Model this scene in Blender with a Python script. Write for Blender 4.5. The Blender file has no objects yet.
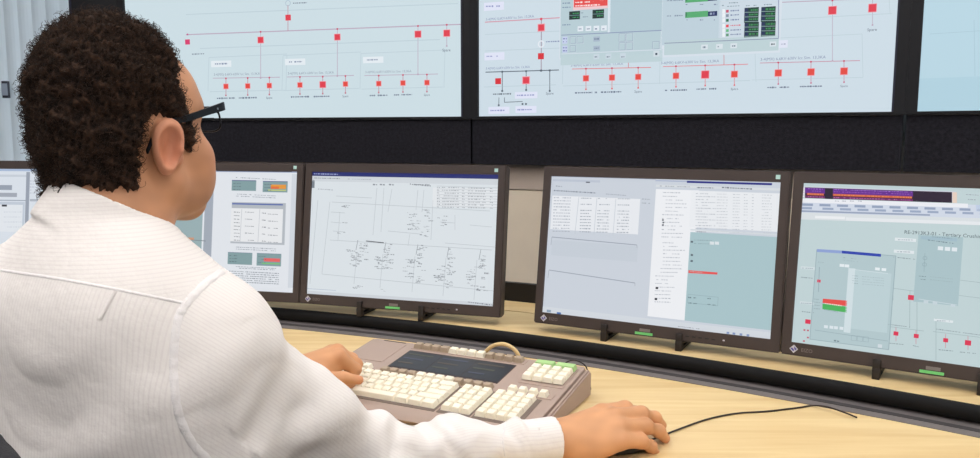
import bpy, bmesh, math, random, time
T_START = time.time()
import numpy as np
from mathutils import Vector, Matrix

random.seed(7)
RNG = np.random.default_rng(11)
scene = bpy.context.scene
COL = scene.collection

# ------------------------------------------------------------------ camera
CAM_Z = 1.25
FPX = 786.3
PITCH = math.radians(6.794)
cam_data = bpy.data.cameras.new('camera')
cam_data.sensor_width = 36.0
cam_data.lens = FPX / 980 * 36.0
cam_data.clip_start = 0.02
cam = bpy.data.objects.new('camera', cam_data)
cam.location = (0, 0, CAM_Z)
cam.rotation_euler = (math.pi / 2 - PITCH, 0, 0)
COL.objects.link(cam)
scene.camera = cam

# ------------------------------------------------------------------ world, exposure
world = bpy.data.worlds.new('world')
scene.world = world
world.use_nodes = True
bg = world.node_tree.nodes['Background']
bg.inputs[0].default_value = (0.93, 0.96, 1.0, 1)
bg.inputs[1].default_value = 1.6
scene.view_settings.view_transform = 'Standard'
scene.view_settings.look = 'None'
scene.view_settings.gamma = 1.0
scene.view_settings.use_curve_mapping = False
scene.view_settings.exposure = 0.0
LAMP_STRENGTH = 7.9          # luminous ceiling panels (built further down)

# ------------------------------------------------------------------ picture geometry helpers
_cp, _sp = math.cos(PITCH), math.sin(PITCH)
EYE = Vector((0, 0, CAM_Z))
def ray(px, py):
    a = (px - 490) / FPX; b = (229 - py) / FPX
    return Vector((a, _cp + b * _sp, -_sp + b * _cp))
def at_z(px, py, z):
    r = ray(px, py); return EYE + r * ((z - CAM_Z) / r.z)
def at_d(px, py, d):
    return EYE + ray(px, py) * d
def on_plane(px, py, p0, n):
    r = ray(px, py); return EYE + r * ((p0 - EYE).dot(n) / r.dot(n))

# ------------------------------------------------------------------ object helpers
def s2l(c):
    return tuple(((v / 255) / 12.92 if v / 255 <= 0.04045 else ((v / 255 + 0.055) / 1.055) ** 2.4) for v in c)
def link(o, parent=None):
    COL.objects.link(o)
    if parent is not None: o.parent = parent
    return o
def tag(o, label=None, cat=None, group=None, kind=None):
    if label: o['label'] = label
    if cat: o['category'] = cat
    if group: o['group'] = group
    if kind: o['kind'] = kind
    return o
def empty(name, M=None, label=None, cat=None, group=None):
    o = bpy.data.objects.new(name, None)
    o.empty_display_size = 0.05
    if M is not None: o.matrix_world = M
    link(o); tag(o, label, cat, group)
    return o
def mesh_obj(name, verts, faces, mat, parent=None, smooth=False, cols=None):
    me = bpy.data.meshes.new(name)
    me.from_pydata([tuple(v) for v in verts], [], faces)
    if mat: me.materials.append(mat)
    if smooth: me.polygons.foreach_set('use_smooth', [True] * len(me.polygons))
    me.update()
    return link(bpy.data.objects.new(name, me), parent)
def fast_mesh(name, V, Q, mat, parent=None, smooth=True):
    me = bpy.data.meshes.new(name)
    n = Q.shape[1]
    me.vertices.add(len(V)); me.vertices.foreach_set('co', np.ascontiguousarray(V, np.float32).ravel())
    me.loops.add(Q.size); me.loops.foreach_set('vertex_index', np.ascontiguousarray(Q, np.int32).ravel())
    me.polygons.add(len(Q))
    me.polygons.foreach_set('loop_start', np.arange(0, Q.size, n, dtype=np.int32))
    me.polygons.foreach_set('loop_total', np.full(len(Q), n, np.int32))
    if smooth: me.polygons.foreach_set('use_smooth', np.ones(len(Q), bool))
    me.update(calc_edges=True); me.validate()
    if mat: me.materials.append(mat)
    return link(bpy.data.objects.new(name, me), parent)
def bm_obj(name, bm, mat, parent=None, smooth=False, auto=None):
    bmesh.ops.recalc_face_normals(bm, faces=bm.faces)
    me = bpy.data.meshes.new(name); bm.to_mesh(me); bm.free()
    if mat: me.materials.append(mat)
    if smooth: me.polygons.foreach_set('use_smooth', [True] * len(me.polygons))
    if auto: 
        me.polygons.foreach_set('use_smooth', [True] * len(me.polygons))
        me.set_sharp_from_angle(angle=math.radians(auto))
    return link(bpy.data.objects.new(name, me), parent)
def bm_box(bm, x0, x1, y0, y1, z0, z1, bev=0, seg=2):
    r = bmesh.ops.create_cube(bm, size=1)
    vs = r['verts']
    for v in vs:
        v.co = Vector(((x0 + x1) / 2 + v.co.x * (x1 - x0), (y0 + y1) / 2 + v.co.y * (y1 - y0), (z0 + z1) / 2 + v.co.z * (z1 - z0)))
    if bev:
        es = list({e for v in vs for e in v.link_edges})
        bmesh.ops.bevel(bm, geom=es, offset=bev, segments=seg, affect='EDGES', profile=0.5)
    return bm
def box(name, x0, x1, y0, y1, z0, z1, mat, parent=None, bev=0, seg=2):
    bm = bmesh.new(); bm_box(bm, x0, x1, y0, y1, z0, z1, bev, seg)
    return bm_obj(name, bm, mat, parent, auto=40 if bev else None)
def tube(pts, rad, nseg=8, closed=False):
    P = [Vector(p) for p in pts]; n = len(P)
    rads = rad if isinstance(rad, (list, tuple)) else [rad] * n
    V, F = [], []; up = None
    for i in range(n):
        if closed: t = P[(i + 1) % n] - P[i - 1]
        else: t = P[min(i + 1, n - 1)] - P[max(i - 1, 0)]
        t.normalize()
        if up is None:
            up = Vector((0, 0, 1)) if abs(t.z) < .9 else Vector((1, 0, 0))
        s = t.cross(up).normalized(); up = s.cross(t).normalized()
        for k in range(nseg):
            a = 2 * math.pi * k / nseg
            V.append(P[i] + (s * math.cos(a) + up * math.sin(a)) * rads[i])
    m = n if closed else n - 1
    for i in range(m):
        j = (i + 1) % n
        for k in range(nseg):
            l = (k + 1) % nseg
            F.append((i * nseg + k, i * nseg + l, j * nseg + l, j * nseg + k))
    if not closed:
        F.append(tuple(range(nseg))[::-1]); F.append(tuple((n - 1) * nseg + k for k in range(nseg)))
    return V, F
def tube_obj(name, pts, rad, mat, parent=None, nseg=8, closed=False):
    V, F = tube(pts, rad, nseg, closed)
    return mesh_obj(name, V, F, mat, parent, smooth=True)
def spline(pts, n=8):
    P = [Vector(p) for p in pts]; P = [P[0] * 2 - P[1]] + P + [P[-1] * 2 - P[-2]]
    out = []
    for i in range(1, len(P) - 2):
        for k in range(n):
            t = k / n
            a, b, c, d = P[i - 1], P[i], P[i + 1], P[i + 2]
            out.append(.5 * ((2 * b) + (c - a) * t + (2 * a - 5 * b + 4 * c - d) * t * t + (3 * b - a - 3 * c + d) * t ** 3))
    out.append(P[-2]); return out
def extrude_profile(name, prof, x0, x1, mat, parent=None, bev=0, auto=35):
    """prof: closed polygon in (y,z); extruded along x"""
    bm = bmesh.new()
    a = [bm.verts.new((x0, y, z)) for y, z in prof]; b = [bm.verts.new((x1, y, z)) for y, z in prof]
    n = len(prof)
    bm.faces.new(a); bm.faces.new(b[::-1])
    for i in range(n): bm.faces.new((a[i], b[i], b[(i + 1) % n], a[(i + 1) % n]))
    if bev:
        es = [e for e in bm.edges if (e.verts[0].co.x == e.verts[1].co.x)]
        bmesh.ops.bevel(bm, geom=es, offset=bev, segments=3, affect='EDGES', profile=.5)
    return bm_obj(name, bm, mat, parent, auto=auto)

# ------------------------------------------------------------------ materials
def mat_new(name):
    m = bpy.data.materials.new(name); m.use_nodes = True
    return m, m.node_tree, m.node_tree.nodes['Principled BSDF']
def principled(name, col, rough=.5, metal=0, spec=.5, bump=0, bscale=200, var=0, vscale=8, detail=4, emit=None, es=1, coord='Object'):
    m, nt, b = mat_new(name)
    b.inputs['Base Color'].default_value = (*s2l(col), 1)
    b.inputs['Roughness'].default_value = rough; b.inputs['Metallic'].default_value = metal
    b.inputs['Specular IOR Level'].default_value = spec
    if bump or var:
        tc = nt.nodes.new('ShaderNodeTexCoord')
    if bump:
        n = nt.nodes.new('ShaderNodeTexNoise'); n.inputs['Scale'].default_value = bscale; n.inputs['Detail'].default_value = detail
        bp = nt.nodes.new('ShaderNodeBump'); bp.inputs['Strength'].default_value = bump; bp.inputs['Distance'].default_value = .002
        nt.links.new(tc.outputs[coord], n.inputs['Vector']); nt.links.new(n.outputs['Fac'], bp.inputs['Height']); nt.links.new(bp.outputs['Normal'], b.inputs['Normal'])
    if var:
        n = nt.nodes.new('ShaderNodeTexNoise'); n.inputs['Scale'].default_value = vscale; n.inputs['Detail'].default_value = detail
        r = nt.nodes.new('ShaderNodeValToRGB')
        c = s2l(col)
        r.color_ramp.elements[0].position = .3; r.color_ramp.elements[1].position = .7
        r.color_ramp.elements[0].color = (*[v * (1 - var) for v in c], 1); r.color_ramp.elements[1].color = (*[min(1, v * (1 + var)) for v in c], 1)
        nt.links.new(tc.outputs[coord], n.inputs['Vector']); nt.links.new(n.outputs['Fac'], r.inputs['Fac']); nt.links.new(r.outputs['Color'], b.inputs['Base Color'])
    if emit:
        b.inputs['Emission Color'].default_value = (*s2l(emit), 1); b.inputs['Emission Strength'].default_value = es
    return m
def wood_mat(name, c0, c1, ang):
    m, nt, b = mat_new(name)
    tc = nt.nodes.new('ShaderNodeTexCoord'); mp = nt.nodes.new('ShaderNodeMapping')
    mp.inputs['Rotation'].default_value = (0, 0, ang); mp.inputs['Scale'].default_value = (1.6, 22, 22)
    n = nt.nodes.new('ShaderNodeTexNoise'); n.inputs['Scale'].default_value = 1.6; n.inputs['Detail'].default_value = 7; n.inputs['Distortion'].default_value = .5
    r = nt.nodes.new('ShaderNodeValToRGB'); r.color_ramp.elements[0].position = .34; r.color_ramp.elements[1].position = .66
    r.color_ramp.elements[0].color = (*s2l(c0), 1); r.color_ramp.elements[1].color = (*s2l(c1), 1)
    nt.links.new(tc.outputs['Object'], mp.inputs['Vector']); nt.links.new(mp.outputs['Vector'], n.inputs['Vector'])
    nt.links.new(n.outputs['Fac'], r.inputs['Fac']); nt.links.new(r.outputs['Color'], b.inputs['Base Color'])
    b.inputs['Roughness'].default_value = .42; b.inputs['Specular IOR Level'].default_value = .35
    return m
def attr_mat(name, attr, rough=.5, spec=.3, emission=False, bump=0, bscale=300, sss=0):
    m, nt, b = mat_new(name)
    a = nt.nodes.new('ShaderNodeAttribute'); a.attribute_name = attr
    b.inputs['Roughness'].default_value = rough; b.inputs['Specular IOR Level'].default_value = spec
    if emission:
        b.inputs['Base Color'].default_value = (.01, .01, .01, 1)
        nt.links.new(a.outputs['Color'], b.inputs['Emission Color']); b.inputs['Emission Strength'].default_value = 1.0
    else:
        nt.links.new(a.outputs['Color'], b.inputs['Base Color'])
    if bump:
        tc = nt.nodes.new('ShaderNodeTexCoord')
        n = nt.nodes.new('ShaderNodeTexNoise'); n.inputs['Scale'].default_value = bscale; n.inputs['Detail'].default_value = 3
        bp = nt.nodes.new('ShaderNodeBump'); bp.inputs['Strength'].default_value = bump; bp.inputs['Distance'].default_value = .001
        nt.links.new(tc.outputs['Object'], n.inputs['Vector']); nt.links.new(n.outputs['Fac'], bp.inputs['Height']); nt.links.new(bp.outputs['Normal'], b.inputs['Normal'])
    return m
M = {}
M['wood'] = wood_mat('maple_laminate', (214, 183, 132), (228, 202, 154), math.radians(28))
M['rubber'] = principled('black_rubber_edge', (12, 12, 15), .65, spec=.2)
M['rail'] = principled('grey_cable_rail', (112, 106, 106), .5, spec=.4)
M['rail_dark'] = principled('dark_rail_groove', (58, 55, 58), .6)
M['console_dark'] = principled('console_panel_black', (28, 25, 26), .7, bump=.3, bscale=500)
M['console_grey'] = principled('console_panel_grey', (120, 116, 114), .6)
M['bezel'] = principled('monitor_plastic_brown', (66, 57, 56), .45, spec=.35, bump=.05, bscale=900)
M['bezel_dark'] = principled('monitor_plastic_dark', (30, 28, 30), .5)
M['bracket'] = principled('bracket_black_metal', (34, 28, 27), .5, spec=.4)
M['fascia'] = principled('black_carpet_fascia', (38, 37, 43), .95, spec=.1, bump=.8, bscale=260, var=.35, vscale=90)
M['cube_frame'] = principled('display_frame_black', (20, 20, 26), .6, spec=.3)
M['navy'] = principled('display_inner_edge', (16, 20, 48), .5)
M['trim'] = principled('grey_metal_trim', (92, 90, 94), .5, metal=.3)
M['taupe'] = principled('taupe_wall_panel', (228, 213, 194), .8, spec=.2, var=.03)
M['taupe_shaded'] = principled('taupe_wall_panel_shaded', (192, 176, 165), .8, spec=.2, var=.03)  # taupe darkened to paint in the fascia's shadow on the upper panels
M['taupe_trim'] = principled('taupe_trim', (176, 164, 156), .6)
M['wall'] = principled('wall_paint', (214, 214, 212), .9, spec=.2)
M['ceiling'] = principled('ceiling_white', (236, 236, 234), .9, spec=.1, bump=.3, bscale=120)
M['floor'] = principled('floor_grey_carpet', (92, 92, 96), .95, spec=.1, bump=.6, bscale=300, var=.15, vscale=60)
M['blind'] = principled('white_blind_fabric', (232, 238, 242), .85, spec=.15, bump=.15, bscale=600)
_nt = M['blind'].node_tree; _tr = _nt.nodes.new('ShaderNodeBsdfTranslucent'); _tr.inputs['Color'].default_value = (*s2l((232, 240, 246)), 1)
_mx = _nt.nodes.new('ShaderNodeMixShader'); _mx.inputs[0].default_value = .42
_nt.links.new(_nt.nodes['Principled BSDF'].outputs[0], _mx.inputs[1]); _nt.links.new(_tr.outputs[0], _mx.inputs[2]); _nt.links.new(_mx.outputs[0], _nt.nodes['Material Output'].inputs[0])
M['clip_grey'] = principled('clip_grey', (150, 162, 182), .5)
m, nt, b = mat_new('window_glass'); _t = nt.nodes.new('ShaderNodeBsdfTransparent'); _g = nt.nodes.new('ShaderNodeBsdfGlossy'); _g.inputs['Roughness'].default_value = .03
_x = nt.nodes.new('ShaderNodeMixShader'); _x.inputs[0].default_value = .06
nt.links.new(_t.outputs[0], _x.inputs[1]); nt.links.new(_g.outputs[0], _x.inputs[2]); nt.links.new(_x.outputs[0], nt.nodes['Material Output'].inputs[0]); M['glass'] = m
M['steel'] = principled('dark_steel', (58, 60, 72), .4, metal=.6)
M['alu'] = principled('aluminium', (190, 190, 192), .35, metal=.9)
M['lamp'] = principled('lamp_diffuser', (255, 255, 255), .5, emit=(255, 252, 248), es=LAMP_STRENGTH)
M['white_plastic'] = principled('white_plastic', (235, 235, 232), .5)
M['kb_body'] = principled('keyboard_shell_mauve_grey', (168, 148, 138), .55, spec=.3, bump=.1, bscale=900)
M['kb_dark'] = principled('keyboard_well_dark', (112, 98, 90), .7)
M['key_white'] = principled('key_ivory', (238, 230, 212), .5, spec=.35)
M['key_taupe'] = principled('key_taupe', (168, 150, 130), .5, spec=.35)
M['key_green'] = principled('key_green', (168, 205, 140), .5, spec=.35)
M['lcd'] = principled('lcd_dark_glass', (34, 36, 44), .3, spec=.4, var=.3, vscale=25)
M['lcd_frame'] = principled('lcd_frame', (70, 60, 60), .5)
M['cable_beige'] = principled('cable_beige', (214, 184, 132), .5)
M['cable_black'] = principled('cable_black', (40, 26, 22), .5)
M['mouse'] = principled('mouse_black', (22, 22, 24), .4)
M['gfx'] = attr_mat('screen_pixels', 'Col', rough=.35, spec=.25, emission=True)
M['frame_black'] = principled('spectacle_frame_black', (10, 11, 18), .4, spec=.25)
M['chair'] = principled('chair_black_fabric', (26, 26, 32), .8, bump=.4, bscale=700)
M['chair_plastic'] = principled('chair_black_plastic', (20, 20, 22), .45)
M['trouser'] = principled('trouser_charcoal', (44, 46, 56), .9, bump=.3, bscale=800)
M['shoe'] = principled('shoe_black_leather', (20, 18, 18), .35)
M['sticker_cyan'] = principled('sticker_cyan', (176, 214, 214), .5)
M['sticker_green'] = principled('sticker_green', (110, 200, 120), .5)
M['silver'] = principled('silver_print', (196, 196, 206), .4)
M['silver_dim'] = principled('grey_print', (120, 112, 112), .5)
M['logo_blue'] = principled('logo_blue_print', (86, 84, 160), .4)
m, nt, b = mat_new('clear_lens'); b.inputs['Base Color'].default_value = (1, 1, 1, 1); b.inputs['Roughness'].default_value = .02
b.inputs['Transmission Weight'].default_value = 1; b.inputs['IOR'].default_value = 1.02; M['lens'] = m
# ------------------------------------------------------------------ room shell
def slab(name, x0, x1, y0, y1, z0, z1, mat): return tag(box(name, x0, x1, y0, y1, z0, z1, mat), kind='structure')
slab('floor', -5.0, 4.4, -2.6, 5.2, -.06, 0, M['floor'])
slab('ceiling', -5.0, 4.4, -2.6, 5.2, 2.95, 3.01, M['ceiling'])
CEIL = 2.95
k = 0
for ix, lx in enumerate((-2.6, -.9, .8, 2.5)):
    for iy, ly in enumerate((-1.5, .25, 2.0)):  # row behind the camera is unseen, added as frontal fill
        t = empty('ceiling_light', Matrix.Translation((lx, ly, CEIL)),
                  ['flush rectangular ceiling light nearest the blinds', 'flush rectangular ceiling light above the seated man', 'flush rectangular ceiling light above the keyboard side', 'flush rectangular ceiling light at the right end'][ix] + [', added fill row behind the camera', ', middle row', ', row nearest the display wall'][iy],
                  'ceiling light', 'ceiling lights')
        bm = bmesh.new()
        bm_box(bm, -.62, .62, -.32, -.29, -.035, 0); bm_box(bm, -.62, .62, .29, .32, -.035, 0)
        bm_box(bm, -.62, -.59, -.29, .29, -.035, 0); bm_box(bm, .59, .62, -.29, .29, -.035, 0)
        bm_obj('frame', bm, M['white_plastic'], t)
        box('diffuser', -.59, .59, -.29, .29, -.020, -.004, M['lamp'], t)

# ------------------------------------------------------------------ plan of the display wall (three facets, concave)
NODE_B = Vector((-.0742, 3.19, 0)); NODE_C = Vector((1.326, 2.537, 0))
NODE_A = NODE_B - Vector((math.cos(math.radians(15)), -math.sin(math.radians(15)), 0)) * 1.646
NODE_D = NODE_C + Vector((math.cos(math.radians(34)), -math.sin(math.radians(34)), 0)) * 1.56
NODE_E = NODE_A + Vector((-.22, .03, 0))
NODE_F = NODE_D + (NODE_D - NODE_C) * .6
FACETS = [(NODE_A, NODE_B), (NODE_B, NODE_C), (NODE_C, NODE_D)]
Z_SCR, Z_FAS = 1.325, 1.135
SCR_H = 1.10
def facet_M(a, b, z):
    u = (b - a).normalized(); n = Vector((-u.y, u.x, 0))          # n points away from the camera
    return Matrix(((u.x, n.x, 0, a.x), (u.y, n.y, 0, a.y), (0, 0, 1, z), (0, 0, 0, 1)))
# wall behind
wb = empty('wall_back'); tag(wb, kind='structure')
pl_ = [NODE_E, NODE_A, NODE_B, NODE_C, NODE_D, NODE_F]
for i in range(5):
    a, b = pl_[i], pl_[i + 1]; L = (b - a).length; Mx = facet_M(a, b, 0)
    o = box('wall_core', -.01, L + .01, .10, .22, 0, CEIL, M['wall'], wb); o.matrix_local = Mx
    for z0, z1, mt in ((.12, 1.030, 'taupe'), (1.034, Z_FAS - .012, 'taupe_shaded')):
        nsub = 2 if L > 1 else 1
        for j in range(nsub):
            w = L / nsub
            o = box('wall_panel', j * w + .0015, (j + 1) * w - .0015, .050, .098, z0, z1, M[mt], wb, bev=.0015, seg=1); o.matrix_local = Mx
    o = box('trim_strip', 0, L, .038, .098, Z_FAS - .012, Z_FAS, M['taupe_trim'], wb); o.matrix_local = Mx
    o = box('skirting', 0, L, .045, .10, 0, .12, M['console_dark'], wb); o.matrix_local = Mx
    o = box('upper_panel', 0, L, .05, .10, Z_SCR + SCR_H + .05, CEIL, M['cube_frame'], wb); o.matrix_local = Mx
wl = empty('wall_left'); tag(wl, kind='structure')
for x0, x1, z0, z1 in ((-4.8, -1.72, 0, .45), (-4.8, -1.72, 2.75, CEIL), (-4.8, -4.5, .45, 2.75), (-1.95, -1.72, .45, 2.75)): box('wall_piece', x0, x1, 4.42, 4.52, z0, z1, M['wall'], wl)
wi = empty('window_1'); tag(wi, kind='structure')
for x0, x1 in ((-4.5, -4.45), (-3.65, -3.60), (-2.80, -2.75), (-2.0, -1.95)): box('window_frame', x0, x1, 4.44, 4.50, .45, 2.75, M['white_plastic'], wi)
for z0, z1 in ((.45, .50), (2.70, 2.75)): box('window_frame', -4.45, -2.0, 4.44, 4.50, z0, z1, M['white_plastic'], wi)
for x0, x1 in ((-4.45, -3.65), (-3.60, -2.80), (-2.75, -2.0)): box('pane', x0, x1, 4.466, 4.472, .50, 2.70, M['glass'], wi)
slab('wall_side', -4.9, -4.8, -2.5, 4.52, 0, CEIL, M['wall'])
slab('wall_rear', -4.9, 4.3, -2.6, -2.5, 0, CEIL, M['wall'])
slab('wall_right', 4.2, 4.3, -2.5, 4.0, 0, CEIL, M['wall'])

# ------------------------------------------------------------------ black fascia under the displays, one board per facet
for i, (a, b) in enumerate([(NODE_E, NODE_A)] + FACETS):
    Mx = facet_M(a, b, 0); L = (b - a).length
    lab = ['narrow black fascia board at the left end of the display wall', 'black carpeted fascia board below the left wall display', 'black carpeted fascia board below the middle wall display', 'black carpeted fascia board below the right wall display'][i]
    t = empty('fascia_board', Mx, lab, 'fascia', 'fascia boards under the display wall')
    box('board', .004, L - .004, .0, .05, Z_FAS, Z_SCR - .012, M['fascia'], t)
    box('edge_trim', .004, L - .004, -.002, .05, Z_SCR - .0118, Z_SCR - .0085, M['trim'], t)

# ------------------------------------------------------------------ vertical blind at the left
vb = empty('vertical_blind', Matrix.Translation((-2.9, 4.25, 0)), 'white vertical slat blind left of the display wall', 'blind')
box('head_rail', -1.5, 1.0, -.03, .05, 2.84, 2.93, M['white_plastic'], vb)
nsl = 34
for i in range(nsl):
    x = -1.45 + i * .0735
    prof = []
    for k in range(7):
        s_ = (k / 6 - .5); prof.append((s_ * .089, .011 * (1 - (2 * s_) ** 2)))
    ang = math.radians(28 + 10 * math.sin(i * 2.3) + RNG.uniform(-6, 6)); ca, sa = math.cos(ang), math.sin(ang)
    V, F = [], []
    for z in (.06, 2.84):
        for th in (0, .0012):
            for px_, py_ in prof: V.append((x + px_ * ca - (py_ + th) * sa, px_ * sa + (py_ + th) * ca, z))
    for k in range(6):
        F += [(k, k + 1, 14 + k + 1, 14 + k), (7 + k + 1, 7 + k, 21 + k, 21 + k + 1), (k, 7 + k, 7 + k + 1, k + 1), (14 + k, 14 + k + 1, 21 + k + 1, 21 + k)]
    F += [(0, 14, 21, 7), (6, 13, 27, 20)]
    mesh_obj('slat', V, F, M['blind'], vb, smooth=False)
for px_, w in ((5, .030), (25, .022)):
    c = on_plane(px_, 89.5, Vector((0, 4.20, 0)), Vector((0, 1, 0))) - Vector((-2.9, 4.25, 0))
    cl = box('clip', c.x - w / 2, c.x + w / 2, c.y - .004, c.y + .02, c.z - .044, c.z + .044, M['steel'], vb, bev=.002)
    box('clip_face', c.x - w / 2 - .0005, c.x + w / 2 + .0005, c.y - .006, c.y - .0035, c.z - .031, c.z + .031, M['clip_grey'], cl)

ep = empty('display_end_panel', facet_M(NODE_E, NODE_A, 0), 'black upright panel closing the left end of the display wall', 'panel')
Le = (NODE_A - NODE_E).length
box('panel_face', .0, Le - .002, -.012, .06, Z_SCR - .0084, Z_SCR + SCR_H + .03, M['cube_frame'], ep, bev=.003)
box('panel_edge', -.012, -.0005, -.012, .09, Z_SCR - .0084, Z_SCR + SCR_H + .03, M['navy'], ep)
# ------------------------------------------------------------------ signed-distance modelling
def v3(p): return np.array(p, np.float64)
class Fig:
    """sequence of blended solids; prims are (fn(P)->d, centre, bound radius, op, k)"""
    def __init__(s): s.items = []; s.disp = None; s.post = None; s.dm = 0; s.keep = 1.1
    def add(s, fn, c, R, k=.01, op='u'): s.items.append((fn, v3(c), R, op, k)); return s
    def cone(s, a, b, r1, r2, k=.01, op='u'):
        a = v3(a); b = v3(b); ba = b - a; L = ba @ ba
        def fn(P):
            t = np.clip(((P - a) @ ba) / L, 0, 1)
            q = P - a - t[..., None] * ba
            return np.sqrt((q * q).sum(-1)) - (r1 + (r2 - r1) * t)
        return s.add(fn, (a + b) / 2, math.sqrt(L) / 2 + max(r1, r2), k, op)
    def chain(s, pts, rs, k=.008):
        for i in range(len(pts) - 1): s.cone(pts[i], pts[i + 1], rs[i], rs[i + 1], k)
        return s
    def ell(s, c, r, Rm=None, k=.01, op='u'):
        c = v3(c); r = v3(r); Rm = np.eye(3) if Rm is None else np.array(Rm)
        def fn(P):
            q = (P - c) @ Rm
            k0 = np.sqrt(((q / r) ** 2).sum(-1)); k1 = np.sqrt(((q / (r * r)) ** 2).sum(-1)) + 1e-9
            return k0 * (k0 - 1) / k1
        return s.add(fn, c, r.max(), k, op)
    def eval(s, P, cull=None):
        d = np.full(P.shape[:-1], 1.0)
        for fn, c, R, op, k in s.items:
            if cull is not None:
                cc, cr = cull
                if np.linalg.norm(cc - c) > R + cr + 2.5 * k + .05: continue
            e = fn(P)
            if op == 'u':
                if k > 0:
                    h = np.clip(.5 + .5 * (d - e) / k, 0, 1); d = d * (1 - h) + e * h - k * h * (1 - h)
                else: d = np.minimum(d, e)
            else:
                h = np.clip(.5 - .5 * (d + e) / k, 0, 1); d = d * (1 - h) - e * h + k * h * (1 - h)
        if s.disp is not None: d = d - s.disp(P)
        if s.post is not None: d = s.post(P, d)
        return d
def polygonise(fig, lo, hi, vox, B=16):
    """surface nets over sparse blocks"""
    lo = v3(lo); n = np.ceil((v3(hi) - lo) / (vox * B)).astype(int)
    ii = np.stack(np.meshgrid(*[np.arange(k) for k in n], indexing='ij'), -1).reshape(-1, 3)
    cen = lo + (ii + .5) * B * vox
    d = fig.eval(cen); hr = B * vox * .87
    keep = np.abs(d) < hr * fig.keep + .006 + fig.dm
    ii = ii[keep]; cen = cen[keep]
    NN = n * B + 3
    g = np.stack(np.meshgrid(*[np.arange(B + 1)] * 3, indexing='ij'), -1)
    cid, cpos, eq = [], [], []
    def gid(a): return (a[..., 0] * NN[1] + a[..., 1]) * NN[2] + a[..., 2]
    edges = [((0, 0, 0), (1, 0, 0)), ((0, 1, 0), (1, 1, 0)), ((0, 0, 1), (1, 0, 1)), ((0, 1, 1), (1, 1, 1)),
             ((0, 0, 0), (0, 1, 0)), ((1, 0, 0), (1, 1, 0)), ((0, 0, 1), (0, 1, 1)), ((1, 0, 1), (1, 1, 1)),
             ((0, 0, 0), (0, 0, 1)), ((1, 0, 0), (1, 0, 1)), ((0, 1, 0), (0, 1, 1)), ((1, 1, 0), (1, 1, 1))]
    for b, c in zip(ii, cen):
        base = b * B
        D = fig.eval(lo + (g + base) * vox, (c, hr))
        S = D < 0
        if S.all() or not S.any(): continue
        cnt = np.zeros((B, B, B), int)
        for x in (0, 1):
            for y in (0, 1):
                for z in (0, 1): cnt += S[x:x + B, y:y + B, z:z + B]
        act = np.argwhere((cnt > 0) & (cnt < 8))
        if len(act):
            acc = np.zeros((len(act), 3)); w = np.zeros(len(act))
            for o1, o2 in edges:
                p1 = act + o1; p2 = act + o2
                d1 = D[tuple(p1.T)]; d2 = D[tuple(p2.T)]
                m = (d1 < 0) != (d2 < 0)
                t = np.where(m, d1 / np.where(m, d1 - d2, 1), 0)
                q = p1 + t[:, None] * (np.array(o2) - np.array(o1))
                acc += np.where(m[:, None], q, 0); w += m
            cid.append(gid(act + base)); cpos.append(lo + (acc / w[:, None] + base) * vox)
        for ax in range(3):
            o = [0, 0, 0]; o[ax] = 1
            A = S[:B, :B, :B]; Bq = S[o[0]:B + o[0], o[1]:B + o[1], o[2]:B + o[2]]
            e = np.argwhere(A != Bq)
            if len(e):
                sg = A[tuple(e.T)]
                e = e + base
                u = [0, 0, 0]; v = [0, 0, 0]; u[(ax + 1) % 3] = 1; v[(ax + 2) % 3] = 1
                u = np.array(u); v = np.array(v)
                q = np.stack([gid(e - u - v), gid(e - v), gid(e), gid(e - u)], 1)
                q = np.where(sg[:, None], q, q[:, ::-1]); eq.append(q)
    cid = np.concatenate(cid); cpos = np.concatenate(cpos); eq = np.concatenate(eq)
    o = np.argsort(cid); cs = cid[o]; V = cpos[o]
    ix = np.searchsorted(cs, eq); ix = np.clip(ix, 0, len(cs) - 1)
    ok = (cs[ix] == eq).all(1)
    return V, ix[ok]
def normals(V, Q):
    n = np.cross(V[Q[:, 2]] - V[Q[:, 0]], V[Q[:, 3]] - V[Q[:, 1]]); N = np.zeros_like(V)
    for k in range(4):
        for a in range(3): N[:, a] += np.bincount(Q[:, k], n[:, a], len(V))
    return N / (np.linalg.norm(N, axis=1)[:, None] + 1e-12)
def smax(a, b, k):
    h = np.clip(.5 + .5 * (a - b) / k, 0, 1); return b * (1 - h) + a * h + k * h * (1 - h)
def relax(V, Q, it=2, f=.5):
    for _ in range(it):
        A = np.zeros_like(V); w = np.zeros(len(V))
        for a, b in ((0, 1), (1, 2), (2, 3), (3, 0)):
            for i, j in ((a, b), (b, a)):
                w += np.bincount(Q[:, i], minlength=len(V))
                for c in range(3): A[:, c] += np.bincount(Q[:, i], V[Q[:, j], c], len(V))
        V = V + f * (A / np.maximum(w, 1)[:, None] - V)
    return V
def sin_noise(seed, freq, n=10):
    r = np.random.default_rng(seed)
    K = r.normal(size=(n, 3)); K /= np.linalg.norm(K, axis=1)[:, None]; K *= freq * r.uniform(.6, 1.4, (n, 1)); ph = r.uniform(0, 6.28, n)
    def f(P):
        s = 0
        for k, p in zip(K, ph): s = s + np.sin(P @ k + p)
        return s / math.sqrt(n / 2)
    return f
class Fr:
    """local frame: x right, y forward, z up"""
    def __init__(s, o, f, u):
        s.o = v3(o); f = v3(f); f = f / np.linalg.norm(f); u = v3(u)
        r = np.cross(f, u); r /= np.linalg.norm(r); u = np.cross(r, f)
        s.R = np.stack([r, f, u], 1)      # columns
    def __call__(s, p): return s.o + s.R @ v3(p)
    def inv(s, P): return (P - s.o) @ s.R
    def rot(s, M=np.eye(3)): return s.R @ M
def rx(a): c, s_ = math.cos(a), math.sin(a); return np.array([[1, 0, 0], [0, c, -s_], [0, s_, c]])
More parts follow.
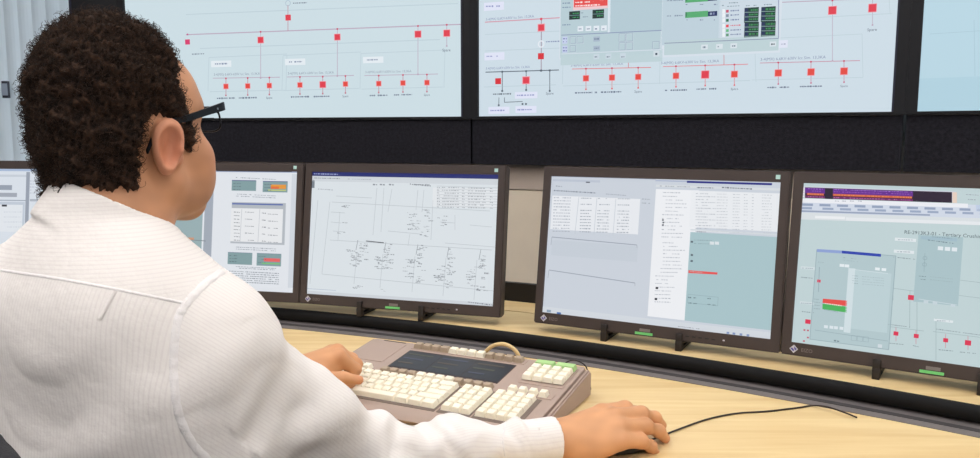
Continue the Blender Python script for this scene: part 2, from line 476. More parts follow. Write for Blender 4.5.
def ry(a): c, s_ = math.cos(a), math.sin(a); return np.array([[c, 0, s_], [0, 1, 0], [-s_, 0, c]])
def rz(a): c, s_ = math.cos(a), math.sin(a); return np.array([[c, -s_, 0], [s_, c, 0], [0, 0, 1]])
def set_color(o, C, name='Col'):
    me = o.data; a = me.color_attributes.new(name, 'FLOAT_COLOR', 'POINT')
    a.data.foreach_set('color', np.concatenate([C, np.ones((len(C), 1))], 1).astype(np.float32).ravel())
def set_float(o, x, name):
    a = o.data.attributes.new(name, 'FLOAT', 'POINT'); a.data.foreach_set('value', np.asarray(x, np.float32))
# ------------------------------------------------------------------ curved control console
KS = .975
C0 = Vector((-2.1755, -2.4929, 0)) * KS; R0 = 4.9048 * KS
Z_TOP = CAM_Z - .52 * KS; Z_SH = CAM_Z - .477 * KS            # worktop and monitor shelf
ANG = [math.radians(a) for a in np.linspace(36, 87, 69)]
con = empty('control_console', Matrix.Translation((0, 1.6, 0)), 'long curved maple-topped console desk with black rubber edge and raised monitor shelf', 'desk')
def sweep(name, prof, mat, a0=0, a1=None, parent=con, smooth=True, closed=True):
    """prof: (r, z) polygon swept round the console's centre"""
    angs = ANG[a0:a1]; n = len(prof); V, F = [], []
    org = Vector((0, 1.6, 0))
    for a in angs:
        for r, z in prof: V.append(C0 + Vector((math.cos(a) * r, math.sin(a) * r, z)) - org)
    for i in range(len(angs) - 1):
        for k in range(n):
            l = (k + 1) % n
            F.append((i * n + k, i * n + l, i * n + n + l, i * n + n + k))
    F.append(tuple(range(n))); F.append(tuple((len(angs) - 1) * n + k for k in range(n))[::-1])
    bm = bmesh.new(); vs = [bm.verts.new(v) for v in V]
    for f in F: bm.faces.new([vs[i] for i in f])
    return bm_obj(name, bm, mat, parent, auto=38)
RW = R0 - .048
sweep('worktop', [(RW, Z_TOP), (RW, Z_TOP - .032), (4.02, Z_TOP - .032), (4.02, Z_TOP)], M['wood'])
sweep('worktop_front_edge', [(4.0205, Z_TOP), (4.0205, Z_TOP - .034), (4.008, Z_TOP - .034)] + [(4.008 - .017 * math.sin(t), Z_TOP - .017 + .017 * -math.cos(t)) for t in np.linspace(0.2, math.pi - .2, 7)] + [(4.008, Z_TOP)], M['rubber'])
sweep('cable_rail', [(RW - .0002, Z_TOP + .0015), (RW + .018, Z_TOP + .0045), (RW + .020, Z_TOP + .001), (RW + .024, Z_TOP + .001), (RW + .026, Z_TOP + .0062), (R0 + .01, Z_TOP + .0120), (R0 + .01, Z_TOP - .03), (RW - .0002, Z_TOP - .03)], M['rail'])
sweep('rail_groove', [(RW + .0165, Z_TOP + .0052), (RW + .0265, Z_TOP + .0070), (RW + .0265, Z_TOP + .002), (RW + .0165, Z_TOP + .002)], M['rail_dark'])
sweep('shelf_edge', [(R0 + .0, Z_SH + .0005)] + [(R0 - .004 - .011 * math.sin(t), (Z_SH + Z_TOP + .012) / 2 + (Z_SH - Z_TOP - .012) / 2 * math.cos(t)) for t in np.linspace(.15, math.pi - .1, 9)] + [(R0 + .012, Z_TOP + .0125), (R0 + .012, Z_SH - .002), (R0, Z_SH - .002)], M['rubber'])
sweep('shelf_board', [(R0 + .0005, Z_SH), (R0 + .203, Z_SH), (R0 + .203, Z_SH - .022), (R0 + .0125, Z_SH - .022)], M['wood'])
sweep('shelf_board', [(R0 + .208, Z_SH), (R0 + .322, Z_SH), (R0 + .322, Z_SH - .022), (R0 + .208, Z_SH - .022)], M['wood'])
sweep('shelf_support', [(R0 + .013, Z_SH - .0225), (R0 + .330, Z_SH - .0225), (R0 + .330, Z_SH - .055), (R0 + .013, Z_SH - .055)], M['console_dark'])
sweep('rear_upstand', [(R0 + .3225, Z_SH + .052), (R0 + .340, Z_SH + .052), (R0 + .340, .06), (R0 + .3225, .06)], M['console_dark'])
sweep('kick_panel', [(R0 - .10, Z_TOP - .033), (R0 - .08, Z_TOP - .033), (R0 - .08, .08), (R0 - .10, .08)], M['console_grey'])
for ia in (2, 19, 36, 52, 66):
    sweep('pedestal', [(4.10, Z_TOP - .0325), (R0 + .30, Z_TOP - .0325), (R0 + .30, 0), (4.35, 0)], M['console_grey'], ia, ia + 2)
# ------------------------------------------------------------------ screen graphics: flat print built as thin emissive polygons
FONT_CACHE = {}
def glyphs(s):
    if s in FONT_CACHE: return FONT_CACHE[s]
    cu = bpy.data.curves.new('t', 'FONT'); cu.body = s; cu.resolution_u = 2; cu.fill_mode = 'FRONT'
    o = bpy.data.objects.new('t', cu); COL.objects.link(o)
    dg = bpy.context.evaluated_depsgraph_get(); me = o.evaluated_get(dg).to_mesh()
    V = [tuple(v.co) for v in me.vertices]; F = [tuple(p.vertices) for p in me.polygons]
    o.evaluated_get(dg).to_mesh_clear(); bpy.data.objects.remove(o); bpy.data.curves.remove(cu)
    FONT_CACHE[s] = (V, F); return V, F
class Screen:
    """plane x-z at local y=0 of matrix Mx, facing -y; picture points are mapped on to that plane"""
    def __init__(s, Mx, w, h, cx=0, cz=0):
        s.M = Mx; s.I = Mx.inverted(); s.w, s.h, s.cx, s.cz = w, h, cx, cz
        s.n = (Mx.to_3x3() @ Vector((0, 1, 0))); s.p0 = Mx.translation
        s.V, s.F, s.C = [], [], []; s.layer = 0
    def L(s, px, py):
        q = s.I @ on_plane(px, py, s.p0, s.n); return (q.x, q.z)
    def quad(s, pts, col, lay):
        x0, x1, z0, z1 = s.cx - s.w / 2, s.cx + s.w / 2, s.cz - s.h / 2, s.cz + s.h / 2
        b = len(s.V)
        for x, z in pts: s.V.append((min(max(x, x0), x1), -.00018 * lay, min(max(z, z0), z1)))
        s.F.append(tuple(range(b, b + len(pts)))); s.C.append(s2l(col))
    def rect(s, x0, y0, x1, y1, col, lay=1):
        (a, b), (c, d) = s.L(x0, y0), s.L(x1, y1)
        s.quad([(a, d), (c, d), (c, b), (a, b)], col, lay)
    def sq(s, px, py, size, col, lay=3):
        r = size / 2; s.rect(px - r, py - r, px + r, py + r, col, lay)
    def frame(s, x0, y0, x1, y1, col, w=.5, lay=2):
        (a, b), (c, d) = s.L(x0, y0), s.L(x1, y1); pw = w * s.pxm(x0, y0)
        for r in ((a, b, c, b - pw), (a, d + pw, c, d), (a, b, a + pw, d), (c - pw, b, c, d)):
            s.quad([(r[0], r[3]), (r[2], r[3]), (r[2], r[1]), (r[0], r[1])], col, lay)
    def pxm(s, x, y):
        a = s.L(x, y); b = s.L(x + 1, y); return abs(b[0] - a[0])
    def line(s, x0, y0, x1, y1, col, w=.6, lay=2):
        a, b = Vector(s.L(x0, y0)), Vector(s.L(x1, y1)); d = (b - a)
        if d.length < 1e-6: return
        n = Vector((-d.y, d.x)).normalized() * w * s.pxm(x0, y0) / 2
        s.quad([tuple(a + n), tuple(b + n), tuple(b - n), tuple(a - n)][::-1], col, lay)
    def dash(s, x0, y0, x1, y1, h, col, lay=3, fill=.72):
        """unreadable small print between two picture points"""
        a, b = Vector(s.L(x0, y0)), Vector(s.L(x1, y1)); d = b - a; n = d.length
        if n < 1e-6: return
        u = d / n; v = Vector((-u.y, u.x)); pw = s.pxm(x0, y0); t = 0
        while t < n:
            L_ = random.uniform(.8, 3.2) * pw
            if random.random() < .93:
                hh = h * pw * random.uniform(.55, 1) / 2; e = min(t + L_ * fill, n)
                s.quad([tuple(a + u * t - v * hh), tuple(a + u * e - v * hh), tuple(a + u * e + v * hh), tuple(a + u * t + v * hh)], col, lay)
            t += L_
    def text(s, px, py, body, width_px, col, lay=4, center=False):
        V, F = glyphs(body)
        if not V: return
        x0 = min(v[0] for v in V); x1 = max(v[0] for v in V)
        a = s.L(px, py); b = s.L(px + width_px, py); k = (b[0] - a[0]) / (x1 - x0)
        ox = a[0] - (b[0] - a[0]) / 2 if center else a[0]
        base = len(s.V)
        for v in V: s.V.append((ox + (v[0] - x0) * k, -.00018 * lay, a[1] + v[1] * k))
        for f in F: s.F.append(tuple(base + i for i in f)); s.C.append(s2l(col))
    def circle(s, px, py, r, col, w=.6, lay=2):
        a = s.L(px, py); pw = s.pxm(px, py); n = 14
        for i in range(n):
            p = []
            for t, q in ((i, r + w / 2), (i + 1, r + w / 2), (i + 1, r - w / 2), (i, r - w / 2)):
                an = 2 * math.pi * t / n; p.append((a[0] + math.cos(an) * q * pw, a[1] + math.sin(an) * q * pw))
            s.quad(p, col, lay)
    def build(s, name, parent):
        V, F, C = s.V, s.F, s.C
        me = bpy.data.meshes.new(name); me.from_pydata(V, [], F); me.materials.append(M['gfx'])
        a = me.color_attributes.new('Col', 'FLOAT_COLOR', 'CORNER')
        cols = []
        for p in me.polygons: cols += [*C[p.index], 1] * p.loop_total
        a.data.foreach_set('color', cols); me.update()
        return link(bpy.data.objects.new(name, me), parent)
    def backing(s, name, parent, col):
        """the panel of the screen itself"""
        x0, x1, z0, z1 = s.cx - s.w / 2, s.cx + s.w / 2, s.cz - s.h / 2, s.cz + s.h / 2
        me = bpy.data.meshes.new(name)
        V = [(x, y, z) for y in (0, .008) for x, z in ((x0, z0), (x1, z0), (x1, z1), (x0, z1))]
        me.from_pydata(V, [], [(0, 1, 2, 3), (7, 6, 5, 4), (0, 4, 5, 1), (1, 5, 6, 2), (2, 6, 7, 3), (3, 7, 4, 0)]); me.materials.append(M['gfx'])
        a = me.color_attributes.new('Col', 'FLOAT_COLOR', 'CORNER'); a.data.foreach_set('color', [*s2l(col), 1] * 24); me.update()
        return link(bpy.data.objects.new(name, me), parent)

# ------------------------------------------------------------------ desk monitors
SW, SH = .5184, .324
BX, BT, BB = .0195, .0235, .0265
TILT = math.radians(8)
def mon_M(x, y, yaw): return Matrix.Translation((x, y, CAM_Z - .257)) @ Matrix.Rotation(math.radians(yaw), 4, 'Z') @ Matrix.Rotation(-TILT, 4, 'X')
def ring(name, xo, zo0, zo1, xi, zi0, zi1, y0, y1, mat, parent):
    bm = bmesh.new()
    def loop(x, z0, z1, y): return [bm.verts.new(p) for p in ((-x, y, z0), (x, y, z0), (x, y, z1), (-x, y, z1))]
    A, B, C_, D = loop(xo, zo0, zo1, y0), loop(xi, zi0, zi1, y0), loop(xi, zi0, zi1, y1), loop(xo, zo0, zo1, y1)
    for P, Q in ((A, B), (B, C_), (C_, D), (D, A)):
        for i in range(4): bm.faces.new((P[i], P[(i + 1) % 4], Q[(i + 1) % 4], Q[i]))
    es = [e for e in bm.edges if all(v in A for v in e.verts)]
    es += [e for e in bm.edges if any(v in A for v in e.verts) and any(v in D for v in e.verts)]
    bmesh.ops.bevel(bm, geom=es, offset=.0025, segments=2, affect='EDGES')
    return bm_obj(name, bm, mat, parent, auto=40)
def text_obj(name, s, x, y, z, h, mat, parent):
    V, F = glyphs(s); k = h / .7
    return mesh_obj(name, [(x + v[0] * k, y, z + v[1] * k) for v in V], F, mat, parent)
def make_monitor(Mx, label, sticker=True):
    t = empty('computer_monitor', Mx, label, 'monitor', 'monitors along the console')
    xo, z0, z1 = SW / 2 + BX, -SH / 2 - BB, SH / 2 + BT
    ring('bezel', xo, z0, z1, SW / 2, -SH / 2, SH / 2, -.005, .022, M['bezel'], t)
    bm = bmesh.new(); bm_box(bm, -xo + .002, xo - .002, .0222, .040, z0 + .002, z1 - .002, .004); bm_box(bm, -.19, .19, .0402, .066, z0 + .05, z1 - .05, .008)
    bm_obj('rear_shell', bm, M['bezel_dark'], t, auto=40)
    I = Mx.inverted()
    for bx in (-.100, .072):
        bm = bmesh.new()
        bot = (Mx @ Vector((bx, 0, z0)))
        h = bot.z - Z_SH
        bm_box(bm, bx - .007, bx + .007, -.012, -.0055, z0 - .001, z0 + .016, .001)      # hook over the front lip
        bm_box(bm, bx - .007, bx + .007, -.012, .060, z0 - .006, z0 - .0005, .001)       # rest under the frame
        Rf = Matrix.Rotation(TILT, 4, 'X')
        # upright and foot are plumb in the world
        fb_ = bmesh.new()
        bm_box(fb_, -.007, .007, -.011, .006, -h, -.002, .001); bm_box(fb_, -.006, .006, .0, .14, -h, -h + .008, .001); bm_box(fb_, -.006, .006, .120, .134, -h, .004, .001)
        for v in fb_.verts: v.co = Vector((bx, -.002, z0)) + (Rf @ v.co)
        me = bpy.data.meshes.new('tmp'); fb_.to_mesh(me); fb_.free(); bm.from_mesh(me); bpy.data.meshes.remove(me)
        bm_obj('bracket', bm, M['bracket'], t, auto=40)
    box('energy_label', -.028, .012, -.0062, -.0050, z0 + .003, z0 + .0085, M['sticker_green'], t)
    box('button_label', -.018, .006, -.0060, -.0050, z0 + .010, z0 + .0165, M['silver_dim'], t)
    for j in range(5): box('button', .085 + j * .014, .093 + j * .014, -.0060, -.0050, z0 + .0105, z0 + .0135, M['bezel_dark'], t)
    box('power_light', .164, .168, -.0060, -.0050, z0 + .011, z0 + .014, M['silver'], t)
    lx, lz, r = -SW / 2 + .006, z0 + .0135, .0085
    lg = mesh_obj('logo', [(lx - r, -.0054, lz), (lx, -.0054, lz - r), (lx + r, -.0054, lz), (lx, -.0054, lz + r), (lx - r, -.0050, lz), (lx, -.0050, lz - r), (lx + r, -.0050, lz), (lx, -.0050, lz + r)],
             [(0, 1, 2, 3), (0, 4, 5, 1), (1, 5, 6, 2), (2, 6, 7, 3), (3, 7, 4, 0)], M['silver'], t)
    mesh_obj('logo_mark', [(lx - r * .7, -.0057, lz), (lx - r * .1, -.0057, lz - r * .6), (lx + r * .2, -.0057, lz - r * .3), (lx - r * .4, -.0057, lz + r * .3)] + [(lx + r * .1, -.0057, lz), (lx + r * .4, -.0057, lz - r * .3), (lx + r * .7, -.0057, lz), (lx + r * .1, -.0057, lz + r * .6)], [(0, 1, 2, 3), (4, 5, 6, 7)], M['logo_blue'], lg)
    text_obj('brand_print', 'EIZO', lx + .014, -.0054, lz - .0035, .007, M['silver_dim'], t)
    if sticker: box('corner_sticker', SW / 2 - .010, SW / 2 - .001, -.0060, -.0050, SH / 2 + .006, SH / 2 + .015, M['sticker_cyan'], t)
    return t, Screen(Mx, SW, SH)
u2 = Vector((math.cos(math.radians(-17.6)), math.sin(math.radians(-17.6)), 0))
c2 = Vector((-.232, 1.997, 0)); hw = SW / 2 + BX
e = c2 - u2 * (hw + .0015); u1 = Vector((math.cos(math.radians(-13)), math.sin(math.radians(-13)), 0)); c1 = e - u1 * (hw + .0015)
e = c1 - u1 * (hw + .012); u0 = Vector((math.cos(math.radians(-8)), math.sin(math.radians(-8)), 0)); c0 = e - u0 * (hw + .012)
c3 = Vector((.363, 1.729, 0)); u3 = Vector((math.cos(math.radians(-28.9)), math.sin(math.radians(-28.9)), 0))
u4 = Vector((math.cos(math.radians(-33.3)), math.sin(math.radians(-33.3)), 0)); c4 = c3 + u3 * (hw + .002) + u4 * (hw + .002)
G = (178, 186, 192)
# ---- monitor behind the man's neck
t0, S = make_monitor(mon_M(c0.x, c0.y, -8), 'desk monitor at the far left, half hidden behind the man\'s neck', False)
S.backing('screen', t0, (214, 221, 230))
S.rect(-70, 168, 130, 172, (168, 186, 214), 1); S.rect(-70, 174, 27, 177, (196, 204, 214), 1)
S.rect(0, 185, 12, 190, (150, 158, 172), 2); S.rect(-20, 185.5, 12, 190, (150, 158, 172), 2); S.rect(-20, 192.5, 17, 197, (160, 166, 178), 2)
S.rect(-60, 199, 26, 201, (150, 160, 176), 1); S.rect(-60, 201, 24, 232, (190, 199, 212), 1); S.rect(-40, 204, 22, 232, (222, 227, 233), 2); S.rect(2, 204.6, 7, 206.6, (60, 62, 70), 3)
S.rect(26.5, 172, 28, 240, (150, 158, 172), 2); S.rect(30, 199, 44, 201.5, (170, 178, 190), 2)
for y in (181, 184, 187, 190, 193): S.dash(30, y, 42, y + .1, .8, (176, 184, 200))
for y in (212, 217, 222, 227): S.dash(4, y, 22, y, .8, (200, 206, 216))
S.build('screen_graphics', t0)
# ---- document on the monitor behind the chin
t1, S = make_monitor(mon_M(c1.x, c1.y, -13), 'desk monitor showing a document page, beside the man\'s chin')
S.backing('screen', t1, (222, 226, 232))
S.rect(100, 168.3, 298.4, 172.8, (150, 162, 190), 1); S.rect(217, 170, 292, 172, (40, 44, 66), 2)
S.rect(100, 172, 180, 300, (206, 212, 220), 1)
S.rect(150, 176, 201, 262, (150, 172, 176), 2); S.rect(166, 233, 172, 238, (60, 190, 90), 3); S.rect(176, 237, 194, 240, (200, 150, 120), 3); S.line(166, 238, 206, 241, (120, 130, 136), .6, 3)
S.rect(206, 176, 210, 290, (160, 168, 180), 2); S.rect(292, 174, 296.5, 288, (206, 212, 220), 2)
for x0, y0, x1, y1, k in ((232, 180, 256, 191, 0), (263, 181, 287.5, 192.5, 1), (228, 252, 252, 265, 0), (257, 253, 281, 266.5, 2)):
    S.rect(x0, y0, x1, y1, (128, 156, 160), 2); S.rect(x0, y0, x1, y0 + 1.2, (90, 104, 140), 3)
    for j in range(3): S.dash(x0 + 1.5, y0 + 3.5 + j * 3, x0 + 9, y0 + 3.6 + j * 3, .7, (90, 112, 118))
    if k == 1: S.rect(271, 184.5, 286, 189, (226, 150, 60), 3); S.rect(271, 186.5, 279, 189, (222, 110, 60), 4); S.rect(268, 189.5, 286, 191, (190, 200, 120), 3)
    if k == 2: S.rect(264, 258, 280, 262, (226, 100, 100), 3); S.rect(262, 262.5, 280, 264.5, (120, 190, 120), 3)
S.rect(232, 202, 284.5, 245, (176, 182, 190), 2); S.rect(232.2, 203, 283, 205.5, (90, 110, 170), 3); S.rect(231.5, 208, 282, 243, (228, 230, 233), 3)
for j in range(9):
    y = 212 + j * 3.5
    S.dash(234, y, 240, y + .4, .7, (110, 116, 126), 4)
    if j % 2 == 0: S.dash(245, y, 254, y + .5, .7, (120, 126, 136), 4); S.dash(262, y + 1, 266, y + 1.3, .8, (110, 116, 126), 4); S.dash(268, y + 2, 278, y + 2.5, .7, (130, 134, 144), 4)
for x in (242, 260): S.line(x, 209, x - 2, 243, (188, 192, 198), .5, 4)
for y in (177.5, 194, 196, 247, 249, 266.5, 268): S.dash(236, y, 276, y + 2, .7, (140, 148, 160))
for j in range(6): S.dash(229, 271 + j * 2.1, 279, 273.5 + j * 2.1, .8, (130, 138, 150))
S.build('screen_graphics', t1)
# ---- wiring diagram
t2, S = make_monitor(mon_M(c2.x, c2.y, -17.6), 'desk monitor showing a fine grey circuit diagram, its right side beside the gap')
S.backing('screen', t2, (216, 223, 228))
S.rect(312, 171.8, 499, 180.0, (34, 44, 110), 1); S.dash(314, 173.8, 338, 174.3, 1, (170, 180, 220), 2)
S.rect(311, 175.8, 502, 185.0, (205, 211, 217), 2); S.dash(314, 178, 340, 178.6, 1, (140, 148, 156)); S.dash(348, 179, 372, 179.7, .8, (170, 176, 184))
S.rect(311.5, 180, 314.5, 188, (120, 128, 138), 2); S.rect(304, 190, 314, 290, (190, 198, 206), 1) if False else None
S.quad([(-SW / 2, -SH / 2), (SW / 2, -SH / 2), (SW / 2, -SH / 2 + .008), (-SW / 2, -SH / 2 + .008)], (204, 210, 216), 1); S.rect(305, 288.2, 336, 290.6, (150, 166, 190), 2)
LN = (188, 195, 201); DK = (134, 140, 148)
for a in ((332, 202, 490, 211), (330, 202, 322, 274), (322, 274, 494, 291), (377, 188, 373, 235), (384, 188, 381, 232), (392, 189, 388, 212), (388, 231, 420, 234), (330, 240, 492, 250), (331, 222, 341, 223), (333, 231, 345, 232), (418, 190, 416, 210), (424, 190, 422, 212), (318, 200, 310, 284), (445, 243, 495, 247), (470, 225, 492, 227), (340, 212, 338, 240), (331, 212, 345, 213), (433, 200, 431, 240), (440, 222, 455, 223), (455, 215, 455, 230), (357, 252, 354, 284), (383, 254, 380, 288), (415, 256, 412, 292), (446, 258, 443, 296), (477, 260, 474, 300), (336, 196, 372, 198), (410, 234, 408, 246)):
    S.line(*a, LN, .5)
S.rect(433, 187.5, 500, 208.5, (224, 228, 232), 2)
for j in range(8):
    y = 186 + j * 2.8; S.line(437, y, 500, y + 2.0, (186, 192, 198), .4, 3)
    [S.dash(xa, y + dy, xb, y + dy + .4, .8, (146, 152, 160)) for xa, xb, dy in ((442, 459, 1.4), (468, 486, 2.0), (462, 465, 1.8), (490, 493, 2.4), (437, 440, 1.2))]
for x in (373, 380, 389, 412, 419, 425): S.dash(x, 184.5, x + 5, 184.9, 1.3, DK)
S.dash(410, 184, 431, 186, 1.4, DK)
def cluster(cx_, cy_, w, h, n):
    for _ in range(n):
        x = cx_ + random.uniform(-w, w) / 2; y = cy_ + random.uniform(-h, h) / 2
        S.dash(x, y, x + random.uniform(2, 5), y + .3, random.uniform(.5, 1.1), random.choice(((150, 156, 163), (168, 174, 180), (130, 136, 144))))
for cx_, cy_, w, h, n in ((412, 221, 10, 18, 20), (424, 213, 6, 8, 6), (437, 220, 18, 12, 12), (423, 232, 9, 12, 8), (340, 206, 12, 3, 4), (345, 223, 8, 3, 3), (340, 232, 8, 3, 3), (348, 252, 6, 5, 4),
                        (353, 258, 11, 16, 20), (361, 254, 8, 22, 18), (379, 262, 10, 16, 20), (387, 256, 8, 26, 20), (407, 268, 9, 20, 20), (419, 258, 7, 26, 20), (419, 280, 8, 8, 8),
                        (438, 272, 9, 20, 20), (449, 262, 7, 26, 20), (447, 284, 8, 8, 8), (470, 276, 9, 20, 20), (481, 266, 7, 26, 20), (480, 288, 8, 8, 8), (356, 287, 10, 3, 5), (382, 290, 5, 2, 2)): cluster(cx_, cy_, w, h, n)
for x in (358, 386, 418, 449, 481): S.line(x, 240 + (x - 358) * .075, x - 2, 250 + (x - 358) * .08, DK, .5)
S.line(366, 241, 384, 242.8, (80, 84, 92), .8); S.dash(468, 302, 496, 305.5, 1, (120, 128, 140))
S.dash(318, 189, 333, 190, .9, (170, 176, 184))
S.build('screen_graphics', t2)
# ---- explorer and teal panel
t3, S = make_monitor(mon_M(c3.x, c3.y, -28.9), 'desk monitor with grey window at left and teal pane at right')
S.backing('screen', t3, (200, 207, 217))
S.rect(551, 176.2, 656, 179.5, (150, 158, 178), 1); S.rect(553, 179, 600, 182.6, (186, 194, 208), 2); S.rect(586, 181.6, 590, 183, (90, 96, 110), 3)
S.dash(554, 190.5, 596, 193, 1.2, (130, 138, 152)); S.dash(556, 186, 562, 186.5, 1, (150, 158, 170)); S.dash(606, 194, 626, 195.5, 1, (160, 168, 180))
S.rect(552.5, 195.5, 638, 234.5, (228, 231, 236), 2)
for j in range(12):
    y = 197.6 + j * 3.05
    for x0, x1, c in ((554, 571, (168, 174, 186)), (581, 592, (150, 158, 170)), (598, 610, (160, 168, 178)), (618, 630, (160, 168, 178))):
        if x0 > 560 and j in (1, 3) : continue
        S.dash(x0 - j * .12, y + (x0 - 552) * .018, x1 - j * .12, y + (x1 - 552) * .018, 1, c)
S.line(579, 197, 575, 234, (190, 197, 206), .5, 3); S.line(597, 198, 594, 235, (190, 197, 206), .5, 3); S.line(616, 199, 613, 236, (190, 197, 206), .5, 3)
for a in ((552, 237, 637, 245), (549, 270, 635, 283)): S.line(*a, (150, 158, 172), .7); S.line(a[0], a[1], a[0] - 1, a[1] + 8, (160, 168, 180), .5); S.line(a[2], a[3], a[2], a[3] + 3, (160, 168, 180), .5)
S.rect(552, 240, 637, 262, (195, 203, 213), 1)
for y in (199, 203): S.dash(642, y, 650, y + .4, 1, (160, 168, 178))
S.rect(655.5, 180, 770, 184.5, (172, 182, 206), 1); S.rect(687, 180.8, 772, 185.3, (32, 42, 128), 2)
S.rect(656, 184.6, 780, 190.8, (212, 217, 222), 1); S.dash(660, 186, 690, 187, 1, (160, 168, 178)); S.dash(697, 187.6, 714, 188, 1.2, (120, 128, 140)); S.dash(722, 187.5, 752, 189, 1.5, (110, 118, 132))
S.rect(656, 189, 690.5, 321, (234, 236, 240), 2)
for j in range(30):
    y = 192.5 + j * 3.7 - (0 if j < 13 else -2)
    if y > 303: break
    x0 = 663 + (3 if j in (2, 3, 4, 5) else 0) + (2 if 13 < j < 20 else -5 if j >= 22 else 0) - j * .12
    S.dash(x0, y, x0 + random.uniform(12, 22), y + .4, .8, (168, 174, 184), 4)
for x, y in ((663, 220), (663.5, 222.5), (663, 225)): S.rect(x - .8, y - .8, x + .8, y + .8, (60, 66, 78), 4)
for x, y in ((657, 288), (656, 299)): S.rect(x - 1.2, y - 1.2, x + 1.2, y + 1.2, (40, 44, 54), 4)
S.rect(691.5, 190.5, 779, 232, (229, 232, 236), 2)
for j in range(14):
    y = 193.5 + j * 2.9
    for x0, x1 in ((696, 716 if j % 2 else 708), (717, 728), (733, 740), (744, 748), (752, 754), (762, 772)):
        S.dash(x0 - j * .05, y + (x0 - 692) * .022, x1 - j * .05, y + (x1 - 692) * .022, .8, (188, 193, 200) if x0 > 700 else (168, 174, 184), 3)
S.rect(690.5, 229, 778, 235.5, (208, 214, 220), 3); S.rect(690.5, 232, 777, 331, (166, 193, 199), 3)
S.rect(694, 230.5, 729, 233, (232, 235, 238), 4); S.dash(697, 231.7, 706, 232, 1, (120, 128, 140), 5)
for y in (240, 243.5): S.dash(694, y, 712, y + .5, .7, (130, 152, 160), 5)
for x in (712, 717): S.rect(x - 2, 241.5, x + 2, 244.8, (216, 224, 228), 5)
for x, y in ((692, 241.8), (692, 255), (691.8, 261)): S.rect(x - 1.1, y - 1, x + 1.1, y + 1, (84, 100, 110), 5)
S.quad([S.L(688.5, 273), S.L(717.5, 274.6), S.L(717.6, 272.4), S.L(688.6, 270.2)], (226, 84, 84), 5); S.dash(690, 271.5, 704, 272.5, .6, (180, 200, 200), 6)
S.frame(688, 294, 718, 306, (146, 172, 180), .5, 5)
for x, y in ((690, 297.5), (695, 297.8), (690, 303), (695, 303.4), (709, 298.5), (709, 304.4), (714, 305)): S.dash(x - 1.5, y, x + 1.6, y + .1, 1.3, (96, 114, 122), 5)
S.rect(542, 309, 775, 341.5, (206, 212, 220), 3) if False else None
(a_, b_), (c_, d_) = S.L(542.7, 313.6), S.L(771, 341)
S.quad([(-SW / 2, -SH / 2), (SW / 2, -SH / 2), (SW / 2, -SH / 2 + .0135), (-SW / 2, -SH / 2 + .0135)], (208, 214, 221), 4)
for x in (728, 734, 741, 748): S.rect(x - 1.3, 331.6 + (x - 728) * .12, x + 1.3, 334 + (x - 728) * .12, (130, 150, 190), 5)
S.rect(557, 312, 561, 314.5, (70, 110, 170), 5); S.rect(547, 309.5, 551, 312.5, (140, 160, 180), 5); S.dash(676, 326, 700, 329, .8, (150, 158, 168), 5)
S.build('screen_graphics', t3)
# ---- process picture on the right
t4, S = make_monitor(mon_M(c4.x, c4.y, -33.3), 'rightmost desk monitor with a purple alarm band and process picture')
S.backing('screen', t4, (190, 208, 211))
S.rect(801, 183, 1050, 187.5, (206, 212, 224), 1); S.rect(802, 186.5, 955, 201, (210, 206, 224), 1)
BL = lambda x, y: S.L(x, y)
def band(x0, x1, ya, yb, col, lay): S.rect(x0, ya + (x0 - 805) * .030, x1, yb + (x1 - 805) * .030 , col, lay)
def par(x0, x1, ya, yb, sl, col, lay): S.quad([S.L(x0, yb + (x0 - 805) * sl), S.L(x1, yb + (x1 - 805) * sl), S.L(x1, ya + (x1 - 805) * sl), S.L(x0, ya + (x0 - 805) * sl)], col, lay)
par(805, 952, 187.3, 198.0, .033, (38, 22, 48), 2); par(805, 913, 187.8, 193, .033, (98, 40, 140), 3); par(805, 913, 195.6, 197.6, .035, (112, 40, 100), 3); par(825, 833, 187.3, 198.2, .033, (34, 24, 48), 4)
par(807, 824, 192.8, 195.0, .034, (196, 92, 74), 4); par(833, 912, 192.8, 195.0, .034, (200, 90, 70), 4)
for y, c in ((188.6, (170, 120, 210)), (190.8, (160, 90, 190)), (196.6, (190, 110, 170)), (193.9, (230, 160, 80))):
    S.dash(834, y + .96, 912, y + 3.6, .8, c, 5, .6); S.dash(808, y + .1, 823, y + .6, .8, c, 5, .6)
for j in range(4): S.rect(802.6, 188 + j * 2.5, 804.4, 189.6 + j * 2.5, (236, 230, 232), 4)
par(952.5, 957, 187.3, 198.0, .033, (226, 205, 190), 3)
par(801, 1050, 199.5, 214, .031, (206, 214, 228), 1); par(801, 968, 198.5, 202.5, .032, (232, 234, 240), 2)
for j in range(11):
    x = 802 + j * 17.5; par(x, x + 11, 203.4, 205.8, .031, (146, 160, 186), 2); par(x + (3 if j else 0), x + 14 + (0 if j else -4), 207.0, 209.2, .031, (152, 166, 192), 2)
par(801, 930, 210.3, 212, .031, (150, 162, 186), 2); par(976, 1050, 199.5, 206, .031, (190, 204, 226), 2)
par(800, 1050, 212.5, 219.5, .033, (214, 220, 224), 2); par(815, 845, 215.4, 218.0, .033, (232, 235, 238), 3); par(846, 1050, 216.0, 219.2, .033, (226, 230, 234), 3)
for x in (835, 842, 850, 858): S.dash(x, 201, x + 4, 201.2, .9, (150, 158, 172), 4)
S.dash(966, 194.5, 979, 195.2, 1, (150, 158, 170)); S.dash(968, 199.5, 978, 200, 1, (150, 158, 170))
S.text(904.5, 233.6, 'RE-2913K3-01 - Tertiary Crushing', 80, (70, 86, 96))
LNC = (160, 180, 184); WB = (220, 228, 232); RED = (216, 52, 84)
